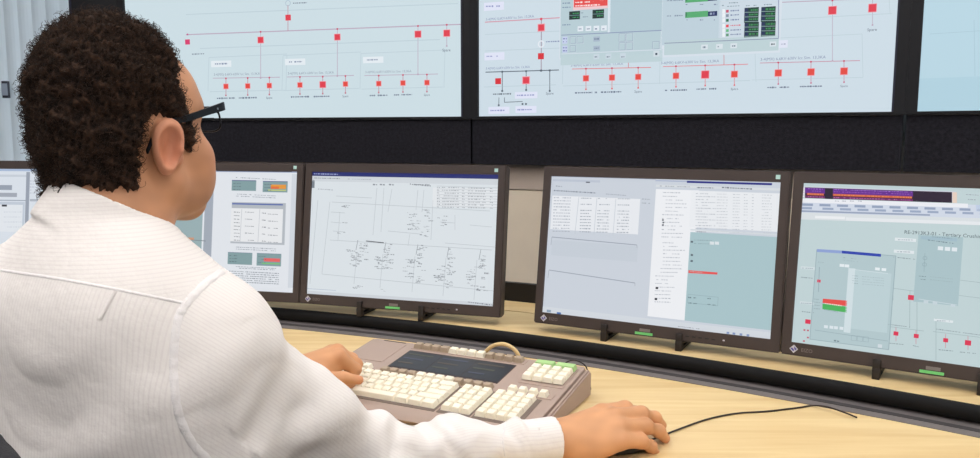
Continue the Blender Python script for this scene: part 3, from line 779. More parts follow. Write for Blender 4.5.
for x0, y0, x1, y1 in ((895, 237.5, 916, 242), (894, 249.5, 914, 254), (934, 318.5, 953, 323)):
    S.rect(x0, y0, x1, y1, WB, 3); S.dash(x0 + 3, (y0 + y1) / 2, x1 - 3, (y0 + y1) / 2 + .3, 1, (140, 156, 168), 4)
for x0, y0, x1, y1 in ((801, 266, 815, 270), (800, 301, 814, 305)): S.rect(x0, y0, x1, y1, (206, 218, 222), 3); S.dash(x0 + 1, y0 + 2, x1 - 2, y0 + 2.6, .9, (150, 166, 176), 4)
for a in ((893, 257, 915, 259.3), (801, 277.2, 813, 278.3), (802, 311.5, 814, 312.8), (886, 324, 910, 327), (936, 329, 980, 335)): S.dash(*a, 1.1, (134, 150, 158))
for a in ((884, 287, 917, 291.5), (956, 295, 1050, 307), (910, 291, 909.6, 328), (885, 326, 924, 331), (933, 331.5, 1050, 346), (893, 272, 893, 300), (936, 318, 936, 360), (917, 263, 917, 335), (959, 280, 1050, 291)): S.line(*a, LNC, .6)
for x, y, s_ in ((911, 297.5, 5.5), (896, 333.5, 4.6), (916.3, 336, 4.6), (945.7, 340.2, 4.6), (968, 342.8, 5.8), (808, 321.6, 5), (819, 281, 3.2)): S.rect(x - s_ / 2, y - s_ / 2, x + s_ / 2, y + s_ / 2, RED, 5)
for x, y in ((896, 343), (916, 345.5), (945, 349.5), (968, 352)): S.dash(x - 8 if x != 916 else x - 3, y, x + 8 if x != 916 else x + 3, y + 1.5, 1, (120, 138, 146))
for x, y in ((896, 333), (916, 336), (945.5, 340), (968, 342)): S.line(x, y - 6, x, y + 8, (206, 120, 140), .5)
for x, y in ((804.5, 330), (808, 330.4), (808, 337.5), (804, 341)): S.rect(x - .9, y - .9, x + .9, y + .9, (190, 90, 110), 4)
# window with bars
S.rect(816.5, 249.6, 889, 350, (176, 197, 202), 3); S.frame(816.5, 249.6, 889, 350, (150, 172, 180), .7, 4)
S.quad([S.L(817, 251.9), S.L(842, 253.5), S.L(842, 250.6), S.L(817, 249)], (140, 160, 210), 5); S.quad([S.L(842, 253.4), S.L(881, 256.8), S.L(881, 253.9), S.L(842, 250.6)], (40, 64, 170), 5)
S.rect(850, 270, 887, 333, (186, 206, 211), 4); S.rect(848.6, 268, 850.4, 333, (206, 220, 225), 5); S.line(849, 269, 888, 273.5, (206, 220, 225), .7, 5)
for x in (842, 847, 877.5, 884): S.rect(x - 2.2, 263.8 + (x - 842) * .1, x + 2.2, 267 + (x - 842) * .1, (226, 234, 238), 6)
S.dash(843, 257.5, 856, 259, .9, (120, 140, 150)); S.dash(843, 260, 858, 261.8, .9, (140, 160, 168)); S.dash(818, 262, 824, 262.6, .9, (120, 140, 150))
S.line(819.5, 267, 818.5, 292, (140, 160, 170), .6, 5)
for y in (275.5, 278, 280.5, 283): S.dash(852, y, 858, y + .6, .7, (140, 160, 168), 5); S.dash(862, y + 1, 884, y + 2.8, .6, (160, 180, 186), 5)
S.quad([S.L(822.5, 302.8), S.L(847, 306.2), S.L(847.3, 300.6), S.L(823, 298.6)], (226, 78, 72), 5); S.quad([S.L(822.5, 309), S.L(846.6, 312.5), S.L(847, 306.6), S.L(822.6, 303.6)], (74, 176, 92), 5)
S.dash(825, 303.4, 842, 305.7, 1.3, (244, 210, 200), 6); S.dash(824, 309.6, 838, 312, .8, (140, 160, 168), 6)
for y in (299, 302, 305, 308.5): S.dash(814, y, 820, y + .5, .7, (130, 150, 158), 5)
for x in (826, 831.5, 836, 841.5): S.rect(x - 1.8, 325 + (x - 826) * .1, x + 1.8, 328.4 + (x - 826) * .1, (216, 226, 232), 5)
S.line(815, 330, 888, 341, (150, 172, 180), .6, 5); S.dash(834, 340.5, 840, 341.5, 1.6, (110, 130, 140), 5)
for x in (854, 860, 866): S.frame(x - 2.6, 335 + (x - 854) * .1, x + 2.6, 341 + (x - 854) * .1, (150, 172, 180), .4, 5)
S.rect(878, 344, 882, 348, (206, 216, 222), 5)
# second window
S.rect(918.5, 234.5, 958, 306, (168, 192, 198), 3); S.rect(921, 236, 957, 241.5, (160, 186, 198), 4); S.dash(928, 240, 954, 243.5, 1.1, (110, 130, 144), 5); S.dash(932, 236.8, 952, 238.5, 1.0, (130, 150, 162), 5)
for x in (940.5, 947.5, 954.5): S.rect(x - 2.5, 246.2 + (x - 940) * .08, x + 2.5, 250.4 + (x - 940) * .08, (222, 230, 235), 5)
S.circle(925, 258, 2, (140, 164, 172), .5, 5); S.circle(924.6, 264.5, 2, (140, 164, 172), .5, 5); S.line(925, 253, 924, 272, (140, 164, 172), .4, 5)
for y in (276, 279): S.dash(919, y, 926, y + .7, .9, (116, 136, 144), 5); S.dash(930, y + .6, 953, y + 3, .6, (150, 172, 178), 5)
S.line(918.6, 299, 957, 305, (200, 214, 220), .7, 5)
for x in (926, 935, 953): S.rect(x - 2.2, 300.4 + (x - 926) * .13, x + 2.2, 303.6 + (x - 926) * .13, (196, 210, 217), 5)
S.build('screen_graphics', t4)
# ------------------------------------------------------------------ wall displays
WC = (202, 219, 227); WL = (150, 160, 178); PU = (184, 162, 184); RD = (222, 60, 78); RB = (226, 74, 66); TX = (120, 132, 150); FT = (188, 206, 215)
labels = ['large wall display behind the man\'s head showing red switch symbols', 'large middle wall display with two open pop-up windows', 'large wall display at the right edge, mostly blank pale blue']
bgs = [(203, 220, 227), (204, 219, 229), (176, 208, 222)]
WS = []
for i, (a, b) in enumerate(FACETS):
    L = (b - a).length; Mx = facet_M(a, b, 0)
    m0 = .034; w = L - 2 * m0
    t = empty('wall_display', Mx, labels[i], 'display', 'displays of the video wall')
    z0, z1 = Z_SCR, Z_SCR + SCR_H
    bm = bmesh.new()
    bm_box(bm, .001, m0, -.012, .05, z0 - .0084, z1 + .03); bm_box(bm, L - m0, L - .001, -.012, .05, z0 - .0084, z1 + .03)
    bm_box(bm, m0, L - m0, -.012, .05, z0 - .0084, z0); bm_box(bm, m0, L - m0, -.012, .05, z1, z1 + .03)
    bm_obj('frame', bm, M['cube_frame'], t)
    box('inner_edge', L - m0 - .006, L - m0 - .0002, -.013, -.0005, z0, z1, M['navy'], t)
    box('housing', .02, L - .02, .0505, .096, z0 + .02, z1, M['cube_frame'], t)
    S = Screen(Mx @ Matrix.Translation((L / 2, 0, (z0 + z1) / 2)), w, SCR_H)
    S.backing('screen', t, bgs[i]).matrix_local = Matrix.Translation((L / 2, 0, (z0 + z1) / 2))
    WS.append((S, t, L, z0, z1))
def finish(i):
    S, t, L, z0, z1 = WS[i]; S.build('screen_graphics', t).matrix_local = Matrix.Translation((L / 2, 0, (z0 + z1) / 2))
def feeder(S, x, y0, ysq, y1, s_, col=RD, lc=PU, dot=True):
    S.line(x, y0, x, y1, lc, .55); S.sq(x, ysq, s_ + 1.2, (236, 150, 160), 3); S.sq(x, ysq, s_, col, 4)
    if dot: S.sq(x, y0, 1.6, (200, 70, 100), 4); S.sq(x, y1, 1.5, lc, 4)
# left
S = WS[0][0]
S.line(186, 34.7, 462, 24.3, PU, .8); S.line(186, 14.5, 458, 3.5, FT, .7); S.line(200, 48.5, 440, 39.5, FT, .7)
S.circle(288, 3.2, 2.4, (170, 190, 205), .6); S.line(288, 5, 288, 31, (190, 120, 140), .6); S.sq(288.2, 17.6, 5.6, RD, 4); S.dash(293, 3.2, 307, 2.7, 1.2, TX)
S.sq(187.6, 42, 5, (214, 60, 110), 4); S.sq(187.6, 34.5, 1.6, (190, 90, 140), 4); S.dash(192, 54.2, 206, 53.7, 1.2, TX)
for x, y0, ys, y1, s_ in ((260.7, 31.8, 40, 78, 5.4), (337.4, 29, 37.1, 76, 5.4), (418, 26, 34.2, 74.4, 5.8), (446.8, 24.8, 33.2, 46, 5.8)): feeder(S, x, y0, ys, y1, s_)
S.text(446.5, 51.4, 'Spare', 8, (86, 98, 120), center=True)
for x0, x1, y0, y1, bx, by, xs, ys in ((213, 280, 78.2, 77.2, 211, 61, (226, 247.8, 269.4), (86.4, 86, 85.6)), (287, 354, 77, 75.4, 285, 59, (300, 322.8, 345.5), (85, 84.6, 84)), (364.5, 438, 75.6, 74, 363, 57, (378.8, 403, 427), (83.6, 83, 82.6))):
    S.line(x0, y0, x1, y1, PU, .55); S.rect(bx, by, bx + 20.5, by + 5.8, (226, 234, 240), 3); S.dash(bx + 4, by + 3, bx + 17, by + 2.6, 1.4, (130, 144, 170), 4)
    S.text(x0 + 1, y0 - 2.4, '3-4(MX) 6,6KV-630V Icc Sim. 13,3KA', 46, (138, 150, 168))
    for x, y in zip(xs, ys):
        feeder(S, x, y - 8, y, y + 9, 5.6 if x == 322.8 else 4.3, RB if x != 322.8 else RD, (190, 110, 130))
        if x == xs[2]: S.text(x, y + 13.2, 'Spare', 6, (86, 98, 120), center=True)
        else: S.dash(x - 9, y + 12, x + 9, y + 11.6, 1.5, (104, 116, 138))
    S.line(x0 - 3, y0 + 13.5, x1 + 5, y1 + 13, FT, .6); S.line(bx - 2, by - 3, bx - 3, y0 + 13, FT, .6); S.line(x1 + 7, by - 6, x1 + 6, y0 + 12, FT, .6); S.line(bx - 2, by - 3.5, x1 + 7, by - 7, FT, .6)
finish(0)
# middle
S = WS[1][0]
for x, y in ((484, 3), (484.5, 53)): S.rect(x, y, x + 20, y + 6.6, (222, 226, 244), 3); S.dash(x + 2, y + 3.4, x + 16, y + 3.1, 1.5, (140, 148, 196), 4)
S.line(485, 22.2, 562, 17.6, (210, 140, 160), .8); S.text(486, 20.6, '3-4(MX) 6,6KV-630V Icc Sim. 13,3KA', 48, (130, 142, 178))
S.line(541.4, 18.5, 541.2, 70.5, (150, 120, 140), .7); S.sq(541.3, 19, 2.2, (220, 70, 90), 4); S.sq(541.3, 27.6, 7.4, (236, 160, 170), 3); S.sq(541.3, 27.6, 5.8, RD, 4); S.circle(541.2, 44, 2.8, (226, 232, 240), 1.2, 3); S.dash(546, 41.8, 560, 41.2, 1.3, (130, 142, 178)); S.sq(541, 56.2, 5.9, (214, 50, 60), 4)
DKL = (86, 98, 112)
S.line(485.5, 72.2, 559, 70.0, DKL, .8); S.text(486, 69.6, '3-4(MX) 6,6KV-630V Icc Sim. 13,3KA', 44, (130, 142, 178))
for x, y0, y1 in ((502.3, 71.8, 91), (526.2, 71.2, 90), (549.8, 70.4, 91)): S.line(x, y0, x, y1, DKL, .7); S.sq(x, y0, 1.8, DKL, 4); S.sq(x, y1, 1.8, DKL, 4)
S.sq(541.2, 70.6, 2, DKL, 4); S.sq(498.2, 81.2, 5.8, (214, 50, 60), 4); S.sq(526.1, 80.3, 7.6, (240, 150, 160), 3); S.sq(526.1, 80.3, 6, RD, 4)
S.dash(493, 94.2, 511, 93.8, 1.4, DKL); S.rect(515, 92.2, 537.5, 98.2, (222, 226, 244), 3); S.dash(517, 95.4, 535, 94.9, 1.5, (140, 148, 196), 4); S.text(549.8, 94.6, 'Spare', 7.6, (96, 108, 126), center=True)
S.line(499, 97.5, 498.8, 105, DKL, .6); S.sq(498.8, 105.3, 1.8, DKL, 4); S.line(504.5, 97.5, 504.4, 102.3, DKL, .6); S.line(504.4, 102.3, 522.6, 101.5, DKL, .6); S.sq(522.6, 104, 1.8, DKL, 4); S.sq(526, 104, 1.8, DKL, 4)
for x, y in ((488.5, 107), (515.5, 106.2)): S.rect(x, y, x + 21, y + 6.6, (222, 226, 244), 3); S.dash(x + 2, y + 3.6, x + 17, y + 3.3, 1.5, (140, 148, 196), 4)
S.line(485, 34.5, 561, 31, FT, .6); S.line(485, 51, 561, 48, FT, .6); S.line(563, 64, 562.5, 84, FT, .6); S.line(484, 87, 556, 84.8, FT, .6); S.line(660, 62, 659.6, 84, FT, .6)
def sub(x0, x1, y0, y1, xs, ys, sz, lc, tw, tx, spare=True):
    S.line(x0, y0, x1, y1, lc, .6); S.text(tx, y0 - 2.2, '3-4(MX) 6,6KV-630V Icc Sim. 13,3KA', tw, (130, 142, 172))
    for j, (x, y, s_) in enumerate(zip(xs, ys, sz)):
        yb = y0 + (y1 - y0) * (x - x0) / (x1 - x0)
        feeder(S, x, yb, y, y + 11, s_, RB if s_ < 6.5 else RD, lc)
        if j == 2: S.text(x, y + 15.8, 'Spare', 7.4, (86, 98, 120), center=True)
        else: S.dash(x - 11, y + 14.6, x + 11, y + 14.1, 1.7, (96, 108, 132))
sub(572, 651, 69, 67.4, (586, 612, 638.2), (78.3, 77.6, 76.9), (5, 5, 5), (224, 96, 96), 52, 571)
sub(663, 748, 66.6, 64.2, (676, 705.2, 734.4), (75.8, 74.6, 74.2), (5.2, 6.8, 5.6), (224, 100, 110), 58, 661)
sub(760, 860, 63, 60.6, (778.3, 811, 844), (73, 72, 71.2), (6, 6, 6.2), (196, 110, 140), 65, 760.5)
S.line(628.5, 60, 628.4, 67.6, (200, 110, 120), .6); S.line(724, 51, 724, 65, (200, 110, 120), .6)
S.line(779, 2.4, 878, -1.6, PU, .8); feeder(S, 832.4, .5, 10.4, 60.8, 7); feeder(S, 872.5, -1, 8, 25, 7); S.text(872, 31, 'Spare', 9.6, (86, 98, 120), center=True)
S.line(779, 19.5, 892, 13.5, FT, .7); S.line(862, 34, 863, 77, FT, .6); S.line(755, 51, 756, 82, FT, .6); S.line(752, 80, 863, 77.4, FT, .6); S.line(780, 38, 862, 34, FT, .6); S.line(889, -2, 890, 14, FT, .6)
S.line(563, 86, 750, 80.5, FT, .6)
# pop-up one
PG = (182, 203, 211); PL = (212, 222, 232)
S.rect(560.5, -60, 663, 55, PL, 4); S.rect(561.5, -58, 661.8, 53.6, PG, 5)
S.rect(573.5, -10, 608, 8, (236, 200, 205), 6); S.quad([S.L(574, 7.4), S.L(607.6, 5.6), S.L(607.6, -6), S.L(574, -4)], (226, 74, 74), 7); S.dash(575.5, 6, 600, 4.8, 1.6, (250, 225, 225), 8); S.dash(575.5, 2.6, 590, 1.9, 1.6, (250, 225, 225), 8); S.dash(600, -.5, 607, -.9, 1.6, (250, 225, 225), 8)
for x0, y0, x1, y1 in ((569.3, 11.6, 580, 19.2), (592.6, 10, 604, 18)):
    S.rect(x0, y0, x1, y1, (22, 46, 48), 6); S.line(x0, (y0 + y1) / 2 + .2, x1, (y0 + y1) / 2 - .3, (110, 150, 150), .5, 7)
    for dy in (1.6, 5.6): S.dash(x0 + 3.5, y0 + dy + .4, x1 - 1, y0 + dy, 1.4, (60, 150, 96), 8)
for x, y in ((562.5, 3.3), (562.5, 7.5), (562.5, 25)): S.dash(x, y, x + 8, y - .3, 1.1, (120, 140, 168), 6)
S.dash(581, 13, 584, 12.8, 1, (120, 140, 160), 6); S.dash(583, 17, 588, 16.7, 1, (120, 140, 160), 6)
for x in (580.5, 588.5, 596.5, 604): S.rect(x - 2.8, 26.4 - (x - 580) * .03, x + 2.8, 31.2 - (x - 580) * .03, (224, 232, 240), 6); S.dash(x - 1.6, 29, x + 1.4, 28.8, 1.6, (120, 134, 160), 7)
S.rect(608.6, -20, 610.4, 32.5, (216, 227, 236), 6); S.rect(610.4, -20, 661.5, 30.8, (178, 200, 210), 6); S.line(561.5, 35.2, 661.6, 30.4, (134, 146, 180), .7, 7)
for x0, y0, x1, y1 in ((562.5, 36.8, 567.5, 43.6), (562.5, 45.8, 567.5, 52.6)): S.rect(x0, y0, x1, y1, (196, 206, 234), 6); S.dash(x0 + .6, y0 + 2, x1 - .6, y0 + 2, 1.3, (120, 130, 180), 7); S.dash(x0 + .6, y0 + 5, x1 - .6, y0 + 5, 1.3, (120, 130, 180), 7)
for x0, y0, x1, y1 in ((570, 36.8, 576, 43.6), (577, 36.4, 583.5, 43.2), (570, 45.6, 576, 51.8), (619, 33.6, 625.4, 41.5), (626, 33.2, 633, 41.2), (619, 42.6, 625.4, 50.2), (626, 42.2, 633, 49.8), (652.5, 41.5, 659.5, 49)): S.frame(x0, y0, x1, y1, (146, 166, 186), .5, 6); S.frame(x0 + .5, y0 + .5, x1 + .4, y1 + .4, (206, 218, 226), .4, 6)
for y in (38.8, 48): S.rect(593.5, y - 2, 600, y + 2.6, (166, 182, 200), 6); S.dash(594.5, y + .3, 599, y + .1, 1.4, (104, 120, 146), 7)
S.line(561.5, 54, 661.6, 49.6, (206, 218, 228), .9, 7)
for x in (596.5, 608.5, 623): S.rect(x - 2.8, 54.6 - (x - 590) * .04, x + 2.8, 59.4 - (x - 590) * .04, (200, 214, 224), 6); S.dash(x - 1.8, 57, x + 1.6, 56.8, 1.7, (120, 134, 150), 7)
S.rect(560.8, 53.6, 662.4, 61.4, (188, 208, 214), 5); S.rect(653.5, 51, 659.5, 56.5, (206, 218, 226), 6); S.sq(656.4, 54, 2, (60, 74, 90), 7)
# pop-up two
S.rect(663, -60, 780, 52.6, PL, 5); S.rect(664.5, -58, 719.5, 42.6, (188, 206, 217), 6); S.rect(721.6, -58, 778, 38.6, (202, 215, 226), 6); S.rect(664.5, 41, 778.4, 50.4, (188, 208, 213), 6)
S.line(664.5, 43.3, 778.4, 38.5, (130, 140, 168), .7, 7); S.line(778.6, -10, 778.6, 38.5, (140, 148, 180), .8, 7)
for y in (-1.2, 14.2):
    S.rect(685.4, y - 2.0, 708, y + 2.5, (84, 168, 112), 7); S.rect(708, y - 2.6, 717.2, y + 1.6, (34, 50, 96), 7); S.rect(685.4, y - 1.7, 687, y + 2.5, (60, 130, 90), 8); S.rect(710, y - 1.4, 712, y + .6, (150, 166, 190), 8); S.rect(713, y - 1.6, 714.6, y + .4, (120, 130, 170), 8)
    for x in (686, 701.5, 715.5): S.dash(x - 1.6, y + 5.8, x + 1.8, y + 5.7, 1.3, (130, 140, 166), 7)
    S.dash(667, y + 1.9, 683, y + 1.3, 1.4, (130, 146, 166), 7)
for k, (y, c) in enumerate(((11.3, (196, 84, 110)), (15.6, (130, 140, 160)), (20.4, (40, 110, 84)), (26, (230, 74, 84)), (30.6, (100, 184, 130)), (35, (96, 150, 120)))):
    S.rect(722.4, y - 2, 725, y + 2, (232, 238, 243), 7); S.sq(727.4, y, 2.6, c, 7); S.dash(730.5, y - .4, 741 if k > 2 else 739, y - .9, 1.4, (120, 134, 168) if k != 3 else (214, 100, 120), 7)
for x0 in (744.6, 761.4):
    for y0 in (8, 22.8):
        yy = y0 - (x0 - 744) * .05
        S.rect(x0, yy, x0 + 13.8, yy + 14, (28, 62, 56), 7)
        for j in range(3):
            S.line(x0, yy + 4.6 * j + 4.4, x0 + 13.8, yy + 4.6 * j + 4.2, (150, 180, 180), .5, 8); S.dash(x0 + 4.5, yy + 4.6 * j + 2.2, x0 + 13.4, yy + 4.6 * j + 1.9, 2, (58, 138, 84), 8); S.rect(x0, yy + 4.6 * j + .4, x0 + 3.6, yy + 4.6 * j + 3.9, (30, 46, 84), 8)
for a in ((729, 3, 738, 2.6), (727, 6.5, 740, 5.8), (746, 5.8, 757, 5.3), (764, 4.8, 772, 4.4), (722, 5.6, 724.5, 5.4)): S.dash(*a, 1.3, (140, 160, 170), 7)
for x in (704.6, 719.5, 733.8, 773): S.rect(x - 3.2, 45.0 - (x - 700) * .045, x + 3.2, 49.6 - (x - 700) * .045, (214, 224, 231), 8); S.dash(x - 1.8, 47.6 - (x - 700) * .045, x + 1.8, 47.4 - (x - 700) * .045, 2, (120, 136, 152) if x < 760 else (60, 76, 84), 9)
S.rect(779, 40.4, 787.6, 47.6, (222, 226, 242), 6); S.dash(781, 44.2, 785.6, 44, 1.3, (160, 166, 190), 7)
finish(1)
S = WS[2][0]
S.rect(940, -300, 1500, 58, (184, 213, 226), 1); S.line(974, 20, 975, 76, (168, 198, 212), .6); S.line(930, 34, 1400, 4, (168, 198, 212), .6)
finish(2)
# ------------------------------------------------------------------ operator keyboard
KYAW = math.radians(-26.4)
KO = Vector((-.263, 1.755, -.46)) * KS + Vector((0, 0, CAM_Z))            # rear-left corner of the top
KH = KO.z - Z_TOP                                                        # rear height above the worktop
KSL = math.radians(7.5)
# local frame: x along the width, y towards the operator, z up; origin on the worktop below the rear-left corner
ux, uy = math.cos(KYAW), math.sin(KYAW)
KM = Matrix(((ux, uy, 0, KO.x), (uy, -ux, 0, KO.y), (0, 0, 1, Z_TOP), (0, 0, 0, 1)))
kb = empty('operator_keyboard', KM @ Matrix.Identity(4), 'wide mauve-grey operator keyboard with ivory keys and dark display strip', 'keyboard')
# the frame above is left-handed, so mirror: use explicit coordinates through K()
kb.matrix_world = Matrix.Translation((KO.x, KO.y, Z_TOP)) @ Matrix.Rotation(KYAW, 4, 'Z')
WK, DK_ = .508 * KS, .300 * KS
def top_z(v): return KH - v * math.tan(KSL)
def K(u, v, h=0): return Vector((u, -v, top_z(v) + h))
prof = [(0.004, .001), (0.006, KH - .010), (0.001, KH - .001), (-.006, KH - .0008)]
prof += [(-(DK_ - .02), top_z(DK_ - .02)), (-(DK_ - .006), top_z(DK_ - .02) - .004), (-DK_ - .002, top_z(DK_) - .010), (-DK_ + .002, .004), (-DK_ + .008, .001)]
extrude_profile('shell', prof, 0, WK, M['kb_body'], kb, bev=.006)
# side cheeks flaring outwards
for x0, x1 in ((-.010, .0005), (WK - .0005, WK + .010)):
    bm = bmesh.new()
    pr = [(.004, .001), (.005, KH - .012), (-.004, KH - .0045), (-(DK_ - .02), top_z(DK_ - .02) - .0045), (-DK_ + .004, .010), (-DK_ + .010, .001)]
    a = [bm.verts.new((x0, y, z)) for y, z in pr]; b = [bm.verts.new((x1, y, z)) for y, z in pr]
    bm.faces.new(a); bm.faces.new(b[::-1])
    for i in range(len(pr)): bm.faces.new((a[i], b[i], b[(i + 1) % len(pr)], a[(i + 1) % len(pr)]))
    bmesh.ops.bevel(bm, geom=[e for e in bm.edges if abs(e.verts[0].co.x - e.verts[1].co.x) < 1e-6], offset=.003, segments=2, affect='EDGES')
    bm_obj('side_cheek', bm, M['kb_body'], kb, auto=50)
def patch(name, u0, u1, v0, v1, h0, h1, mat, parent=kb):
    V = [K(u * KS, v * KS, h) for h in (h0, h1) for u, v in ((u0, v0), (u1, v0), (u1, v1), (u0, v1))]
    return mesh_obj(name, V, [(0, 1, 2, 3), (7, 6, 5, 4), (0, 4, 5, 1), (1, 5, 6, 2), (2, 6, 7, 3), (3, 7, 4, 0)], mat, parent)
lf = patch('display_strip', .119, .373, .039, .128, -.001, .0012, M['lcd_frame'])
for j in range(3): patch('display_panel', .1225 + j * .0833, .1225 + (j + 1) * .0833 - .0016, .0425, .1245, .001, .0016, M['lcd'], lf)
for j in range(3):
    for r in range(3): patch('display_text', .128 + j * .0833, .128 + j * .0833 + .06 - .012 * r, .054 + r * .022, .060 + r * .022, .0016, .0019, principled('lcd_text_%d%d' % (j, r), ((70, 72, 60), (62, 66, 84), (74, 66, 58))[(j + r) % 3], .4), lf)
patch('blank_panel', .010, .094, .012, .112, -.0006, .0008, M['kb_body']); patch('label_mark', .030, .088, .006, .0075, .0004, .0012, M['lcd_frame'])
for u0, u1, v0, v1 in ((.014, .315, .166, .272), (.320, .386, .166, .272), (.390, .482, .166, .272), (.400, .498, .138, .160), (.408, .500, .016, .110), (.116, .386, .008, .030), (.118, .386, .144, .163)):
    patch('key_well', u0, u1, v0, v1, -.001, .0010, M['kb_dark'] if v1 > .2 else M['kb_body'])
KEY_ME = {}
def key_mesh(w, d, mat):
    k_ = (round(w, 4), round(d, 4), mat)
    if k_ in KEY_ME: return KEY_ME[k_]
    bm = bmesh.new(); t = .0022
    pts = [(-w / 2, -d / 2, 0), (w / 2, -d / 2, 0), (w / 2, d / 2, 0), (-w / 2, d / 2, 0), (-w / 2 + t, -d / 2 + t * 1.2, .0095), (w / 2 - t, -d / 2 + t * 1.2, .0095), (w / 2 - t, d / 2 - t * .6, .0100), (-w / 2 + t, d / 2 - t * .6, .0100)]
    vs = [bm.verts.new(p) for p in pts]
    for f in ((3, 2, 1, 0), (4, 5, 6, 7), (0, 1, 5, 4), (1, 2, 6, 5), (2, 3, 7, 6), (3, 0, 4, 7)): bm.faces.new([vs[i] for i in f])
    bmesh.ops.bevel(bm, geom=[e for e in bm.edges if e.verts[0].co.z > .005 and e.verts[1].co.z > .005], offset=.0009, segments=1, affect='EDGES')
    me = bpy.data.meshes.new('key'); bm.to_mesh(me); bm.free(); me.materials.append(M[mat]); KEY_ME[k_] = me
    return me
KROT = Matrix.Rotation(KSL, 4, 'X')
def key(u, v, mat='key_white', w=.0188, d=.0186, lift=0):
    o = bpy.data.objects.new('key', key_mesh(w * KS, d * KS, mat)); COL.objects.link(o); o.parent = kb
    o.matrix_local = Matrix.Translation(K(u * KS, v * KS, .001 + lift)) @ KROT
    return o
for i in range(12):
    key(.1300 + i * .0218, .0195, 'key_taupe' if i < 4 or i > 7 else 'key_white', .0195, .0165)
    key(.1315 + i * .0213, .1540, 'key_taupe' if i < 4 or i > 7 else 'key_white', .0190, .0160)
for i in range(3): key(.046 + i * .0200, .1520)
ROWS = [.1765, .1960, .2155, .2350, .2545]
lay = [[1] * 13 + [2], [1.5] + [1] * 12 + [1.5], [1.75] + [1] * 11 + [2.25], [2.25] + [1] * 10 + [2.75], [1.5, 1.25, 1.25, 6.5, 1.5, 1.5, 1.5]]
for v, r in zip(ROWS, lay):
    x = .0185; un = .0195
    for w in r: key(x + w * un / 2, v, w=w * un - .0008); x += w * un
for v in ROWS:
    for j in range(3): key(.3335 + j * .0200, v)
    for j in range(4): key(.4030 + j * .0200, v)
for j in range(4): key(.4150 + j * .0212, .1490, w=.0165, d=.0160)
for r in range(4):
    for j in range(4):
        if r == 0:
            if j % 2 == 0: key(.4320 + (j // 2) * .0440, .0290, 'key_green', .0420, .0178, .002)
        else: key(.4210 + j * .0218, .0290 + r * .0206, w=.0200, d=.0186, lift=.002)
for u in (.03, .47):
    for v in (.02, .26): patch('rubber_foot', u - .01, u + .01, v - .008, v + .008, -top_z(v * KS) + .0, -top_z(v * KS) + .002, M['rubber'])
# cables by the keyboard
KW = kb.matrix_world
p = [at_z(483, 352.5, Z_TOP + .070), at_z(487, 345, Z_TOP + .082), at_z(497, 340.5, Z_TOP + .090), at_z(507, 344.5, Z_TOP + .086), at_z(512, 353, Z_TOP + .070)]
a0 = KW @ Vector((.250, .010, .004)); a1 = KW @ Vector((.312, .010, .004))
loop = [KW @ Vector((.200, .022, .006)), KW @ Vector((.245, .020, .020)), KW @ Vector((.268, .016, .056)), KW @ Vector((.290, .014, .074)), KW @ Vector((.316, .014, .078)), KW @ Vector((.340, .016, .064)), KW @ Vector((.350, .019, .030)), KW @ Vector((.356, .022, .006))]
tag(tube_obj('keyboard_cable', spline(loop, 8), .0042, M['cable_beige'], None, 10), 'thick beige cable arching up behind the keyboard', 'cable')
thin = [KW @ Vector((.430, .010, .030)), KW @ Vector((.442, .016, .052)), KW @ Vector((.462, .022, .062)), KW @ Vector((.486, .022, .054)), KW @ Vector((.492, .026, .030)), KW @ Vector((.494, .034, .003))]
tag(tube_obj('thin_cable', spline(thin, 8), .0013, M['cable_black'], None, 6), 'thin black cable looping at the keyboard\'s rear right corner', 'cable')

# ------------------------------------------------------------------ mouse and its cord
mw = at_z(640, 436, Z_TOP)
MF = Vector((.885, .465, 0)).normalized(); MR = Vector((MF.y, -MF.x, 0))
mc = Vector((.222, 1.232, Z_TOP))
mo = empty('computer_mouse', Matrix.Translation(mc) @ Matrix.Rotation(math.atan2(MF.y, MF.x), 4, 'Z'), 'black mouse under the man\'s right hand', 'mouse')
bm = bmesh.new(); bmesh.ops.create_uvsphere(bm, u_segments=24, v_segments=14, radius=1)
for v in bm.verts:
    x, y, z = v.co; zz = max(z, -.15)
    v.co = Vector((x * .050, y * (.029 - .003 * x), .003 + (zz + .15) * (.0185 - .006 * x)))
bm_obj('mouse_shell', bm, M['mouse'], mo, smooth=True)
wv = bmesh.new(); bmesh.ops.create_cone(wv, cap_ends=True, segments=14, radius1=.008, radius2=.008, depth=.005, matrix=Matrix.Translation((.034, 0, .0105)) @ Matrix.Rotation(math.pi / 2, 4, 'X')); bm_obj('scroll_wheel', wv, M['rail_dark'], mo, smooth=False)
start = mc + MF * .049 + Vector((0, 0, .004))
cord = [start] + [at_z(x, y, Z_TOP + .0022) for x, y in ((690, 425), (712, 418), (738, 413.2), (768, 411.2), (800, 407.4), (812, 405.6))] + [at_z(826, 406.6, Z_TOP + .008), at_z(842, 411.5, Z_TOP + .007), at_z(857, 417.5, Z_TOP + .0035)]
tag(tube_obj('mouse_cord', spline(cord, 8), .0016, M['cable_black'], None, 6), 'thin dark mouse cord running right across the worktop', 'cord')
# ------------------------------------------------------------------ the operator
HS = 1.05                                            # head scale
fh = v3((.349, .937, .15))
HEAD = Fr((-.456, .982, 1.232), fh, (-.03, 0, 1))
fb = v3((.40, .917, 0)); rb = v3((.917, -.40, 0)); UPV = v3((0, 0, 1))
NB = v3((-.462, .950, 1.13))                          # centre of neck at collar
SHR = NB + rb * .134 + fb * .02 - UPV * .132
SHL = NB - rb * .165 + fb * .02 - UPV * .100
ELR = v3((-.158, 1.065, .795)); WRR = v3((.1040, 1.165, .785))
ELL = v3((-.58, 1.25, .82)); WRL = v3((-.362, 1.405, .818))
HIP = v3((-.52, .78, .56))

